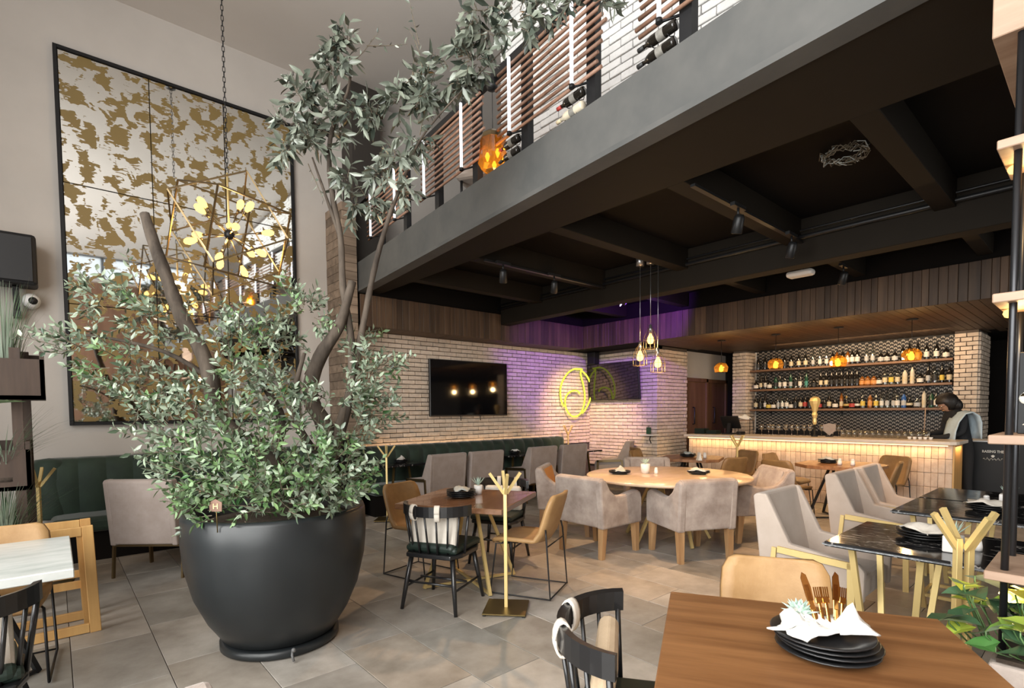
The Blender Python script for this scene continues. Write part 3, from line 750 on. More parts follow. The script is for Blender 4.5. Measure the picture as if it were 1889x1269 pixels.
def potted(label, loc, pot='square', h=.09, L=.09, n=22, mat='succulent'):
    t = thing('potted_succulent', label, 'plant', loc)
    b = bm_new()
    if pot == 'square': box(b, (0, 0, h / 2), (h * .95, h * .95, h), None, .006, 2)
    else: lathe(b, [(0, 0), (h * .42, 0), (h * .48, h * .5), (h * .5, h), (h * .42, h), (h * .4, h * .85), (0, h * .85)], 18)
    obj('pot', b, 'ceramic', t); succ_leaves(t, (0, 0, h * .93), n, L, mat, .95, .007); return t
def shaker(label, loc, h=.065, r=.02):
    t = thing('shaker', label, 'shaker', loc)
    b = bm_new(); lathe(b, [(0, 0), (r, 0), (r * 1.05, h * .3), (r * .85, h * .75), (0, h * .75)], 16); obj('body', b, 'ceramic', t)
    b = bm_new(); lathe(b, [(r * .85, h * .75), (r * .8, h * .92), (r * .4, h), (0, h)], 16); obj('cap', b, 'white_plastic', t); return t

# ---------------------------------------------------------------- seating: middle of the room
R = math.radians
square_table('dining_table', 'square brown wooden dining table between two black spindle chairs and the brass bag stand', (2.73, 3.70, 0), R(30), .94, 'table_wood_dark', 'gold')
SPIN_L('black spindle chair with striped-looking white pillow, its back toward the big planter', (2.27, 3.44, 0), R(-63), 'black spindle chairs')
SPIN_L('black spindle chair with green seat cushion on the far side of the square wooden table', (3.36, 4.06, 0), R(118), 'black spindle chairs')
SHELL('tan leather shell chair right behind the tall brass bag stand', (2.98, 3.22, 0), R(26), 'tan shell chairs')
SHELL_BROWN('dark brown shell chair between the square table and the planter', (2.54, 4.20, 0), R(-165), 'brown shell chairs')
RACK('brass bag stand on a square plate beside the square wooden dining table', (2.535, 2.99, 0), R(-48), 'brass bag stands')
TZ = .751
setting('the square dining table', 2.68, 3.76, TZ, 4, .13, .4)
potted('little white pot with a spiky air plant on the square dining table', (2.90, 3.80, TZ), 'round', .08, .11, 18)

# round table group
t = thing('round_table', 'large round stone-topped dining table on slanted brass legs', 'table', (5.35, 3.40, 0))
b = bm_new(); lathe(b, [(0, .712), (.88, .712), (.92, .722), (.925, .742), (.915, .75), (0, .75)], 64); obj('tabletop', b, 'marble_beige', t)
for k in range(5):
    a = k * 2 * PI / 5 + .5; b = bm_new(); bar(b, (.16 * math.cos(a + .5), .16 * math.sin(a + .5), .71), (.50 * math.cos(a), .50 * math.sin(a), .004), .03, .03); obj('leg', b, 'gold', t)
b = bm_new(); lathe(b, [(0, .69), (.3, .69), (.3, .711), (0, .711)], 24); obj('top_plate', b, 'black_metal', t)
TUB('worn grey tub armchair with its plain back turned toward the tan shell chair', (4.40, 3.62, 0), R(-91), 'tub armchairs')
TUB('worn grey tub armchair with stained back nearest the tan leather chair front', (4.93, 2.87, 0), R(-27), 'tub armchairs')
TUB('grey tub armchair on the bar side of the round table', (6.12, 2.78, 0), R(52), 'tub armchairs')
TUB_WARM_LIT('grey tub armchair at the round table, warm light painted orange on its inside', (4.82, 4.46, 0), R(-146), 'tub armchairs')
TUB('grey tub armchair on the far side of the round table facing the room', (6.22, 4.22, 0), R(133), 'tub armchairs')
setting('the round table, warm-lit chair side', 5.04, 3.84, TZ, 2, .125, .2)
setting('the round table, bar side', 5.67, 3.18, TZ, 2, .135, 1.1)
potted('white cylinder pot with a small succulent on the round table', (5.30, 3.66, TZ), 'round', .11, .10, 20)
shaker('white salt shaker beside the pot on the round table', (5.33, 3.53, TZ), .075, .022)

# bench row along the brick wall
def bench(label, x0, x1, yb, yf, top, curve_left):
    t = thing('banquette', label, 'sofa', (0, 0, 0))
    n = max(3, round((x1 - x0) / .235)); w = (x1 - x0) / n
    for k in range(n):
        xa = x0 + k * w; b = bm_new(); grid = []
        # one channel: bulges toward the room, rolls over the top
        prof = [(yb - .20, .42), (yb - .23, .60), (yb - .245, .78), (yb - .235, top - .10), (yb - .19, top - .02), (yb - .11, top), (yb - .03, top - .03), (yb, top - .12), (yb, .42)]
        for i in range(7):
            u = i / 6; bul = math.sin(PI * u) ** .6 * .028
            grid.append([(xa + w * u, y - (bul if j < 4 else bul * .35 if j < 6 else 0), z + (bul * .12 if 2 < j < 7 else 0)) for j, (y, z) in enumerate(prof)])
        sheet(b, grid); obj('back_channel', b, 'green_velvet', t)
    b = bm_new(); boxmm(b, (x0, yf, .30), (x1, yb - .15, .46), .05, 3); obj('seat_cushion', b, 'green_velvet', t)
    b = bm_new(); boxmm(b, (x0 + .02, yf + .06, 0), (x1 - .02, yb, .30)); obj('plinth', b, 'black_paint', t)
    for xe, s in ((x0, 1), (x1, -1)):
        b = bm_new(); lathe(b, [(0, 0), (.135, 0), (.14, .02), (.14, top - .42 - .05), (.115, top - .42 - .01), (0, top - .42 + .005)], 20); obj('rounded_end', b, 'green_velvet', t, (xe + s * .01, yb - .135, .42))
    return t
bench('long dark green channel-tufted banquette under the brick wall with the big screen', 3.40, 7.50, 7.37, 6.86, 1.0, False)
bench('shorter dark green channel-tufted banquette under the gold-flecked mirror', -.06, 2.55, 7.46, 6.82, 1.05, True)
def bench_table(label, x, y, wx, wy, top='marble_black'):
    t = thing('bistro_table', label, 'table', (x, y, 0))
    b = bm_new(); boxmm(b, (-wx / 2, -wy / 2, .722), (wx / 2, wy / 2, .75), .003); obj('tabletop', b, top, t)
    for sx in (-1, 1):
        b = bm_new(); bar(b, (sx * .12, -.12, .72), (sx * .2, -.16, .02), .026); bar(b, (sx * .2, -.27, .012), (sx * .2, -.08, .012), .024); obj('leg', b, 'gold_dark', t)
    return t
bench_table('black-topped bistro table by the long banquette, nearest the slim stand', 3.82, 6.98, .68, .60)
bench_table('black-topped bistro table hidden behind two grey armchairs at the long banquette', 4.78, 6.98, .68, .60)
bench_table('black-topped bistro table by the middle of the long banquette', 6.12, 6.98, .70, .60)
bench_table('black-topped bistro table near the rounded banquette end and neon ring', 7.57, 6.74, .70, .60)
setting('the slim-stand bistro table', 3.88, 6.98, TZ, 3, .105, .3, 'napkin_white')
setting('the middle bistro table', 6.15, 6.98, TZ, 3, .105, .9, 'napkin_white')
setting('the neon ring bistro table', 7.58, 6.76, TZ, 2, .105, .1, 'napkin_white')
ARM_GREY('taupe armchair at the long banquette, closest to the planter tree', (4.13, 6.44, 0), R(1), 'taupe armchairs')
ARM_GREY('taupe armchair second from the planter tree, under the big wall screen', (4.83, 6.44, 0), R(0), 'taupe armchairs')
ARM_GREY('taupe armchair with metal arm frame before the middle of the banquette', (6.06, 6.50, 0), R(0), 'taupe armchairs')
ARM_GREY('taupe armchair in front of the rounded end of the long banquette', (6.85, 6.52, 0), R(-2), 'taupe armchairs')
ARM_GREY('taupe armchair turned sideways below the corner screen', (8.22, 6.42, 0), R(28), 'taupe armchairs')
ARM_GREY('taupe armchair with brown arms beside the black planter, back to the room', (.78, 6.0, 0), R(-41), 'taupe armchairs')
RACK('slim brass bag stand at the planter end of the long banquette', (3.46, 6.62, 0), R(-40), 'brass bag stands')
RACK('brass bag stand below the neon ring, taller than the chairs', (7.78, 7.2, 0), R(-10), 'brass bag stands').scale = (1, 1, 1.16)
RACK('brass bag stand behind the folded wooden racks by the mirror banquette', (-.12, 6.1, 0), R(-30), 'brass bag stands')
RACK('brass bag stand in front of the glowing bar counter', (7.84, 3.765, 0), R(-44), 'brass bag stands').scale = (1, 1, 1.06)
# table at the mirror banquette
t = thing('bistro_table', 'beige stone bistro table half hidden behind the planter greenery', 'table', (1.36, 6.42, 0))
b = bm_new(); boxmm(b, (-.45, -.40, .715), (.45, .40, .75), .004); obj('tabletop', b, 'marble_beige', t); v_base(t, 'gold_dark', .26)
setting('the beige bistro table', 1.22, 6.42, TZ, 3, .13, .2)

# shelf on the brick corner and chair below it
t = thing('wall_shelf', 'tiny white wall shelf holding a lantern on the brick corner', 'shelf', (8.66, 5.90, 1.02))
b = bm_new(); boxmm(b, (-.10, -.16, -.012), (.09, .14, .012), .004); obj('board', b, 'ceramic', t)
b = bm_new(); tube(b, [(.06, 0, -.012), (.02, 0, -.08), (.07, 0, -.16)], .01, 6); obj('bracket', b, 'black_metal', t)
t = thing('lantern', 'small greenish candle lantern on the little wall shelf', 'lantern', (8.65, 5.90, 1.034))
b = bm_new(); box(b, (0, 0, .07), (.07, .07, .13), None, .006); obj('body', b, 'bottle_green', t)
b = bm_new(); tube(b, [(-.02, 0, .135), (-.015, 0, .17), (.015, 0, .17), (.02, 0, .135)], .004, 6); obj('handle', b, 'black_metal', t)
SHELL_BROWN('brown shell chair under the little wall shelf', (8.15, 5.55, 0), R(-120), 'brown shell chairs')

# tables by the bar
square_table('bar_table', 'clipped-corner wooden table near the brick corner, menu card on it', (7.62, 4.40, 0), R(20), .90, 'table_wood', 'black_metal', .16)
square_table('bar_table', 'clipped-corner wooden table in front of the bar, salt shakers on it', (8.02, 2.42, 0), R(0), .98, 'table_wood', 'black_metal', .24)
SHELL_BROWN('brown shell chair at the brick corner end of the bar table with the menu card', (7.45, 5.05, 0), R(-165), 'brown shell chairs')
SHELL_BROWN('brown shell chair between the round table and the menu card table', (7.28, 3.72, 0), R(-20), 'brown shell chairs')
SHELL_BROWN('brown shell chair against the bar front at the menu card table', (8.30, 4.02, 0), R(70), 'brown shell chairs')
SHELL_BROWN('brown shell chair with side turned to the room at the shaker table', (7.42, 2.86, 0), R(-100), 'brown shell chairs')
SHELL_BROWN('brown shell chair tucked under the shaker table, bar side', (8.18, 3.16, 0), R(178), 'brown shell chairs')
SHELL_BROWN('brown shell chair seen from behind at the pillar end of the shaker table', (8.62, 2.10, 0), R(66), 'brown shell chairs')
SHELL_BROWN('brown shell chair mostly hidden behind the pale armchairs at the shaker table', (7.80, 2.00, 0), R(8), 'brown shell chairs')
setting('the menu card table', 7.62, 4.46, TZ, 3, .13, .3)
setting('the salt shaker table', 8.05, 2.58, TZ, 3, .13, .8)
shaker('white shaker nearest the plates on the table before the bar', (7.86, 2.38, TZ), .085, .026); shaker('white shaker further from the plates on the table before the bar', (7.90, 2.24, TZ), .085, .026)
shaker('white shaker on the menu card table', (7.50, 4.20, TZ), .085, .026); shaker('second white shaker on the menu card table, bar side', (7.60, 4.16, TZ), .085, .026)
b = bm_new(); prism(b, [(-.03, 0), (.03, 0), (.002, .12), (-.002, .12)], -.045, .045, 'X', .001); one('menu_card', b, 'label_white', 'small pale folded table card hanging below the menu card table edge plane', 'card', (7.18, 4.02, TZ), R(50)); bpy.data.objects['menu_card']['label'] = 'small pale tent card on the clipped-corner table near the brick corner'

# pale armchairs and black marble tables along the window side
ARM_PALE('pale armchair with a gold arm frame, nearest the tan chair', (3.97, 1.27, 0), R(180), 'pale armchairs')
ARM_PALE('pale armchair in the middle of the three by the black marble tables', (5.50, 1.32, 0), R(180), 'pale armchairs')
ARM_PALE('pale armchair nearest the bar at the black marble tables', (6.24, 1.32, 0), R(180), 'pale armchairs')
marble_table('black marble table on tapered gold legs nearest the tall shelf rack', (3.66, .36, 0), 0, .78, 1.40)
marble_table('middle black marble table on gold legs', (5.04, .36, 0), 0, .78, 1.40)
marble_table('black marble table closest to the bar', (5.86, .36, 0), 0, .78, 1.40)
setting('the nearest marble table', 3.74, .70, TZ, 3, .15, .4, 'linen')
setting('the middle marble table', 5.08, .58, TZ, 3, .15, .7, 'linen')
setting('the bar-side marble table', 5.9, .30, TZ, 2, .14, .2, 'linen')
potted('square white pot with a spiky plant beside the two-post gold stand', (3.50, .53, TZ), 'square', .085, .11, 20)
potted('square cream pot with pale green succulent on the middle marble table', (5.34, .50, TZ), 'square', .10, .09, 24)
shaker('white shaker beside the square pot on the nearest marble table', (3.62, .45, TZ), .07, .02)
shaker('white shaker by the cream pot on the middle marble table', (5.33, .62, TZ), .08, .022)
RACK2('two-post gold bag stand between the oak table and the black marble table', (2.975, .415, 0), R(-41), 'brass bag stands')

# nearest table
square_table('oak_table', 'big reddish oak table laid with plates and cutlery, closest to the shelf rack planter', (1.70, .56, 0), R(29), .90, 'oak_y', 'gold', 0, 'table', .04, .76)
SHELL('tan leather shell chair tucked behind the reddish oak table', (2.17, .85, 0), R(119), 'tan shell chairs')
SPIN_T('black spindle chair with canvas pillow and white straps at the oak table', (1.46, 1.02, 0), R(-145), 'black spindle chairs')

# ---------------------------------------------------------------- mirror wall
t = thing('wall_mirror', 'huge black-framed wall mirror of nine panels flecked with gold leaf', 'mirror', (0, 0, 0))
xs = [.165, .97, 1.745, 2.555]; zs = [1.425, 2.71, 4.0, 5.385]
for i in range(3):
    for j in range(3):
        b = bm_new(); boxmm(b, (xs[i] + .004, 7.462, zs[j] + .004), (xs[i + 1] - .004, 7.485, zs[j + 1] - .004), .002); obj('mirror_panel', b, 'mirror', t)
for a, c in (((.13, 7.44, 1.39), (.165, 7.5, 5.42)), ((2.555, 7.44, 1.39), (2.59, 7.5, 5.42)), ((.165, 7.44, 1.39), (2.555, 7.5, 1.425)), ((.165, 7.44, 5.385), (2.555, 7.5, 5.42))):
    b = bm_new(); boxmm(b, a, c, .003); obj('frame_bar', b, 'black_frame', t)
b = bm_new(); boxmm(b, (.165, 7.487, 1.425), (2.555, 7.499, 5.385)); obj('backing', b, 'black_frame', t)

# chandelier
CH = Vector((1.42, 6.0, 3.33))
R0C = math.radians(-13)
t = thing('chandelier', 'geometric gold wire chandelier with glowing bulbs on a long chain', 'lamp', CH)
for tw, yw, pt in ((3, 30, 15), (-27, 8, -10)):          # two interlocking cube cages
    Rq = Euler((0, 0, R0C)).to_matrix() @ Euler((0, math.radians(tw), 0)).to_matrix() @ Euler((math.radians(pt), 0, math.radians(yw))).to_matrix()
    Q = [Rq @ Vector((sx * .375, sy * .375, sz * .375)) for sx in (-1, 1) for sy in (-1, 1) for sz in (-1, 1)]
    for i in range(8):
        for j in range(i):
            if abs((Q[i] - Q[j]).length - .75) < .01:
                b = bm_new(); bar(b, Q[i], Q[j], .014, .014); obj('cage_bar', b, 'bronze', t)
b = bm_new(); ball(b, (0, 0, 0), .05, 12, 8); obj('hub', b, 'black_metal', t)
def bulb_bm(d, r0, L):
    b = bm_new(); d = d.normalized(); tube(b, [d * r0, d * (r0 + L * .3), d * (r0 + L * .65), d * (r0 + L * .92), d * (r0 + L)], [.014, .030, .036, .022, .004], 10); return b
for k in range(14):
    z = 1 - 2 * (k + .5) / 14; a = k * 2.39996 + .4; d = Vector((math.cos(a) * (1 - z * z) ** .5, math.sin(a) * (1 - z * z) ** .5, z))
    b = bm_new(); tube(b, [d * .04, d * .27], .006, 6); tube(b, [d * .26, d * .31], .013, 8); arm = obj('lamp_arm', b, 'bronze', t)
    obj('bulb', bulb_bm(d, .31, .125), 'bulb_soft', arm)
b = bm_new(); z = .05; k = 0
tube(b, [(0, 0, .03), (0, 0, .62)], .010, 6); obj('stem', b, 'gold', t)
b = bm_new(); z = .62
while z < CEIL - CH.z - .03:
    a = (k % 2) * PI / 2; c, s = math.cos(a) * .011, math.sin(a) * .011
    tube(b, [(c, s, z), (c, s, z + .045), (0, 0, z + .056), (-c, -s, z + .045), (-c, -s, z), (0, 0, z - .011), (c, s, z)], .0035, 4, False); z += .05; k += 1
o = obj('chain', b, 'black_metal', t); o['kind'] = 'stuff'
b = bm_new(); lathe(b, [(0, 0), (.06, 0), (.06, .03), (0, .03)], 16); obj('canopy', b, 'black_metal', t, (0, 0, CEIL - CH.z - .031))
lamp('chandelier_glow', 'POINT', CH + Vector((0, 0, -.02)), 22, (1, .62, .25), .10)

# speaker and camera high on the mirror wall
t = thing('loudspeaker', 'boxy black loudspeaker mounted high at the edge of the mirror wall', 'speaker', (-.30, 7.27, 2.80))
b = bm_new(); box(b, (0, 0, .25), (.46, .30, .50), None, .03, 2); obj('cabinet', b, 'black_frame', t)
b = bm_new(); box(b, (0, -.155, .25), (.40, .012, .44), None, .005); obj('grille', b, 'black_metal', t)
b = bm_new(); bar(b, (.06, .02, .0), (.06, .10, -.30), .05); bar(b, (.06, .22, -.27), (.06, .02, -.27), .06); obj('bracket', b, 'black_metal', t)
t = thing('security_camera', 'white dome security camera just below the loudspeaker', 'camera', (-.13, 7.36, 2.68))
b = bm_new(); ball(b, (0, 0, 0), .075, 16, 12); obj('body', b, 'white_plastic', t)
b = bm_new(); ball(b, (.012, -.045, -.005), .042, 14, 10); obj('lens', b, 'black_frame', t)
b = bm_new(); lathe(b, [(0, 0), (.07, 0), (.07, .05), (0, .05)], 16); obj('mount', b, 'white_plastic', t, (0, .075, 0), (-PI / 2, 0, 0))

# ---------------------------------------------------------------- big planter and tree
PC = Vector((1.10, 3.63, 0))
t = thing('planter', 'giant round charcoal planter holding the tree, gold tag on its greenery', 'planter', PC)
b = bm_new(); lathe(b, [(0, .055), (.30, .055), (.345, .07), (.43, .20), (.50, .36), (.545, .55), (.56, .72), (.555, .86), (.545, .885), (.515, .885), (.51, .80), (0, .80)], 56); obj('bowl', b, 'pot', t)
b = bm_new(); lathe(b, [(0, 0), (.345, 0), (.365, .012), (.365, .05), (.345, .058), (0, .056)], 48); obj('saucer', b, 'pot', t)
b = bm_new(); lathe(b, [(0, .80), (.50, .80), (.3, .83), (0, .84)], 32); obj('soil', b, 'soil', t)
for k, (x, y, l) in enumerate(((-.06, -.40, 1),)):
    b = bm_new(); tube(b, [(x, y, .07), (x - .01, y - .02, .045), (x - .005, y - .035, .012)], .008, 6); ball(b, (x, y - .02, .075), .014); obj('drain_tap', b, 'grey_plastic', t)
TREE = thing('tree', 'olive-grey leafed indoor tree rising from the giant charcoal planter', 'tree', PC + Vector((0, 0, .82)))
TO = PC + Vector((0, 0, .82))
TR = dict(
 A=([(1.16, 3.60, .80), (1.08, 3.69, 1.19), (.89, 3.80, 1.37), (.80, 3.88, 1.51), (.79, 3.91, 1.73), (.74, 3.96, 1.94), (.66, 4.05, 2.14), (.59, 4.12, 2.41), (.54, 4.18, 2.62), (.50, 4.23, 2.82)], [.075, .065, .058, .055, .052, .048, .045, .040, .036, .030]),
 B=([(1.22, 3.62, .80), (1.37, 3.57, 1.17), (1.40, 3.55, 1.40), (1.33, 3.63, 1.62), (1.39, 3.59, 1.88), (1.50, 3.51, 2.10), (1.60, 3.51, 2.41)], [.07, .06, .055, .05, .045, .036, .028]),
 C=([(1.36, 3.60, .9), (1.54, 3.51, 1.51), (1.58, 3.50, 1.96), (1.55, 3.55, 2.37), (1.55, 3.57, 2.71), (1.52, 3.61, 2.97), (1.51, 3.64, 3.24), (1.51, 3.58, 3.44), (1.60, 3.52, 3.70), (1.63, 3.50, 3.92)], [.034, .029, .026, .024, .021, .019, .017, .014, .010, .006]),
 D=([(1.30, 3.55, .9), (1.54, 3.51, 1.58), (1.67, 3.50, 2.12), (1.74, 3.46, 2.50), (1.82, 3.40, 2.84), (1.92, 3.34, 3.14), (1.96, 3.18, 3.36), (2.07, 2.97, 3.56), (2.20, 2.73, 3.74), (2.30, 2.52, 3.88)], [.032, .027, .023, .020, .016, .011, .007, .005, .004, .003]),
 E=([(1.08, 3.69, 1.19), (1.15, 3.65, 1.44), (1.03, 3.70, 1.72), (.86, 3.79, 1.90)], [.035, .03, .022, .012]),
 F=([(1.37, 3.57, 1.17), (1.17, 3.50, 1.51), (1.24, 3.46, 1.89)], [.03, .024, .012]),
 G=([(.79, 3.91, 1.73), (.55, 4.0, 1.9), (.20, 4.24, 2.0), (-.03, 4.42, 1.99)], [.018, .013, .008, .004]),
 H=([(1.51, 3.60, 3.40), (1.38, 3.68, 3.5), (1.28, 3.72, 3.45)], [.016, .012, .006]),
 I=([(1.55, 3.57, 2.71), (1.47, 3.62, 3.0), (1.40, 3.66, 3.25)], [.014, .01, .006]))
for k in sorted(TR):
    pts, rs = TR[k]; b = bm_new(); out = []; orr = []
    for i in range(len(pts) - 1):          # smooth the polyline and knobble it
        p0, p1, p2, p3 = (Vector(pts[max(0, min(len(pts) - 1, i + q))]) for q in (-1, 0, 1, 2))
        for s in range(4):
            u = s / 4; out.append(.5 * ((2 * p1) + (p2 - p0) * u + (2 * p0 - 5 * p1 + 4 * p2 - p3) * u * u + (3 * p1 - p0 - 3 * p2 + p3) * u ** 3) - TO)
            orr.append((rs[i] + (rs[i + 1] - rs[i]) * u) * RND.uniform(.92, 1.1))
    out.append(Vector(pts[-1]) - TO); orr.append(rs[-1]); tube(b, out, orr, 9); obj('trunk' if k in 'ABCD' else 'branch', b, 'bark', TREE)
LOW = [(0.90,3.77,1.96,0.20),(0.61,3.88,2.02,0.20),(0.41,4.06,2.20,0.20),(0.24,4.22,2.27,0.14),(0.15,4.28,1.93,0.14),(0.35,4.10,1.86,0.20),(0.60,3.87,1.72,0.27),(0.87,3.70,1.72,0.28),(0.39,4.05,1.59,0.15),(0.57,3.74,1.38,0.23),(0.82,3.53,1.41,0.26),(1.15,3.52,1.65,0.25),(1.48,3.52,1.95,0.22),(1.66,3.49,2.04,0.13),(1.52,3.46,1.65,0.22),(1.67,3.34,1.80,0.13),(1.22,3.45,1.37,0.28),(1.47,3.36,1.33,0.18),(0.68,3.57,1.16,0.23),(0.91,3.31,1.16,0.26),(1.19,3.19,1.14,0.26),(1.42,3.25,1.05,0.16),(0.78,3.41,1.00,0.19),(1.01,3.22,1.00,0.19),(1.32,3.20,0.96,0.17),(0.63,3.67,0.95,0.10),(1.35,3.65,2.21,0.15),(1.66,3.34,1.54,0.13),(1.09,3.74,1.98,0.13)]
UP = [(1.52,3.60,3.92,0.13),(1.61,3.53,3.99,0.10),(1.54,3.57,3.81,0.11),(1.37,3.71,3.63,0.15),(1.29,3.70,3.41,0.13),(1.48,3.61,3.55,0.17),(1.65,3.47,3.58,0.13),(1.37,3.63,3.34,0.13),(1.54,3.55,3.40,0.11),(1.73,3.39,3.51,0.09),(1.24,3.67,3.24,0.08),(2.02,3.15,3.69,0.19),(1.91,3.18,3.77,0.11),(2.10,2.95,3.70,0.20),(2.12,2.80,3.78,0.18),(2.18,2.69,3.92,0.17),(2.27,2.54,3.95,0.17),(2.34,2.42,3.98,0.13),(2.10,2.70,4.02,0.14),(1.87,3.27,3.62,0.11),(1.86,3.33,3.27,0.12),(1.79,3.45,3.18,0.10),(1.95,3.19,3.36,0.13),(1.73,3.50,2.99,0.09),(1.60,3.55,3.12,0.06),(1.64,3.57,2.96,0.08),(2.46,2.25,3.99,0.12),(1.89,3.29,3.05,0.06),(2.53,2.06,3.92,0.08),(1.93,3.12,3.60,0.10)]
LEAVES = {'leaf_grey': [], 'leaf_green': [], 'leaf_big': []}
TW_BM = bm_new()
def rdir(r):
    z = r.uniform(-1, 1); a = r.uniform(0, 2 * PI); s = (1 - z * z) ** .5; return Vector((s * math.cos(a), s * math.sin(a), z))
def twig(p, d, L, n, ll, lw, key, r, droop=0.0, tb=None):
    pts = []; q = Vector(p); dd = d.normalized(); st = L / 5
    for i in range(6):
        pts.append(q.copy()); q = q + dd * st; dd = (dd + Vector((r.uniform(-.14, .14), r.uniform(-.14, .14), r.uniform(-.10, .14) - droop))).normalized()
    tube(tb if tb is not None else TW_BM, pts, [.004, .0034, .003, .0026, .002, .001], 3, False)
    for i in range(n):
        u = .08 + .92 * (i + .5) / n; k = min(4, int(u * 5)); f = u * 5 - k; c = pts[k].lerp(pts[k + 1], f); ax = (pts[k + 1] - pts[k]).normalized()
        a = i * 2.4 + r.uniform(-.5, .5); s = ax.orthogonal().normalized(); s2 = ax.cross(s); side = s * math.cos(a) + s2 * math.sin(a)
        ld = (ax * r.uniform(.35, .85) + side * r.uniform(.6, 1.0) + Vector((0, 0, -droop * r.uniform(.8, 2.2)))).normalized()
        LEAVES[key].append((c, ld, rdir(r), ll * r.uniform(.7, 1.2), lw * r.uniform(.8, 1.2)))
r = random.Random(11)
CLEAR = [Vector(q).lerp(Vector(q2), s_ / 4) for k_ in 'AB' for q, q2 in zip(TR[k_][0][2:], TR[k_][0][3:]) for s_ in range(4)]
inpot = lambda p: p.z > .93 or (p - PC).xy.length < .50
for (x, y, z, rad) in LOW:
    for k in range(int((13 + 500 * rad * rad) * (.55 if x < .5 else 1))):
        d = rdir(r); p = Vector((x, y, z)) + d * rad * r.uniform(.15, .95)
        if p.z < .86 or not inpot(p): continue
        if r.random() < .97 and any((tq - p).length < .24 and (p - tq).dot(Vector((-.28, -.96, -.1))) > -.02 for tq in CLEAR): continue
        dd = d * .8 + Vector((0, 0, .45)) + (p - Vector((1.15, 3.65, p.z))) * .5
        twig(p, dd, r.uniform(.09, .20), r.randrange(8, 13), .056, .0108, 'leaf_green' if (z < 1.25 and r.random() < .6) or r.random() < .12 else 'leaf_grey', r)
for q in (.15, .3, .45, .6, .75, .9, 1.0):       # the long shoot reaching toward the mirror frame
    p = Vector((.55, 4.0, 1.9)).lerp(Vector((-.03, 4.42, 1.99)), q); twig(p, Vector((-.8, .5, .25)) + rdir(r) * .5, .13, 9, .045, .008, 'leaf_grey', r)
for (x, y, z, rad) in UP:
    for k in range(int(4 + 300 * rad * rad)):
        d = rdir(r); p = Vector((x, y, z)) + d * rad * r.uniform(.0, .55)
        if abs((p - FP).dot(FN)) < .06 and False: continue
        if (p - FP).dot(FN) < .13: p += FN * (.13 - (p - FP).dot(FN))
        twig(p, d * .7 + Vector((0, 0, .35)), r.uniform(.07, .14), r.randrange(6, 10), .100, .0165, 'leaf_big', r, .26)
for p, d in (((1.63, 3.5, 3.9), (.8, -.5, .9)), ((1.7, 3.42, 4.0), (1, -.6, .1)), ((1.94, 3.1, 3.8), (-.1, .2, 1)), ((1.93, 3.12, 3.95), (-.2, .1, 1)), ((1.37, 3.66, 3.2), (.3, -.2, -1))): twig(p, Vector(d), .28, 7, .045, .008, 'leaf_big', r)
def leaf_verts(c, ld, up, L, W):
    s = ld.cross(up)
    if s.length < 1e-3: s = ld.orthogonal()
    s.normalize(); n = s.cross(ld)
    return [c, c + ld * L * .38 + s * W + n * W * .35, c + ld * L * .40 - n * 0, c + ld * L * .38 - s * W + n * W * .35, c + ld * L * .72 + s * W * .72 + n * W * .2, c + ld * L * .74 - n * W * .1, c + ld * L * .72 - s * W * .72 + n * W * .2, c + ld * L - n * L * .05]
LF = [(0, 1, 2), (0, 2, 3), (1, 4, 5, 2), (2, 5, 6, 3), (4, 7, 5), (5, 7, 6)]
allbig = sorted(((seen_dist(l[0]) / l[3], k, i) for k in LEAVES for i, l in enumerate(LEAVES[k])))[:300]
single = {(k, i) for _, k, i in allbig}
for key in LEAVES:
    vs, fs = [], []
    for i, l in enumerate(LEAVES[key]):
        v = leaf_verts(l[0] - TO, *l[1:])
        if (key, i) in single:
            me = bpy.data.meshes.new('leaf'); me.from_pydata(v, [], LF); me.materials.append(MT[key]); o = link('leaf', me, TREE); continue
        o_ = len(vs); vs += v; fs += [tuple(o_ + q for q in f) for f in LF]
    me = bpy.data.meshes.new('foliage'); me.from_pydata(vs, [], fs); me.materials.append(MT[key])
    for pl in me.polygons: pl.use_smooth = True
    o = link('foliage', me, TREE); o['kind'] = 'stuff'
bmesh.ops.translate(TW_BM, vec=-TO, verts=TW_BM.verts)
o = obj('twig_spray', TW_BM, 'twine', TREE); o['kind'] = 'stuff'
t = thing('plant_tag', 'small golden tag with a letter tucked in the greenery at the planter rim', 'tag', (.66, 3.26, .96), R(-38))
b = bm_new(); prism(b, [(-.032, 0), (.032, 0), (.035, .05), (.0, .07), (-.035, .05)], -.003, .003, 'Y'); obj('plate', b, 'rod', t)
b = bm_new(); boxmm(b, (-.013, -.005, .015), (-.008, -.003, .045)); boxmm(b, (.008, -.005, .015), (.013, -.003, .045)); boxmm(b, (-.009, -.0045, .028), (.009, -.003, .032)); obj('letter', b, 'gold', t)
b = bm_new(); tube(b, [(0, .004, .05), (0, .01, -.12)], .003, 5); obj('pin', b, 'gold_dark', t)

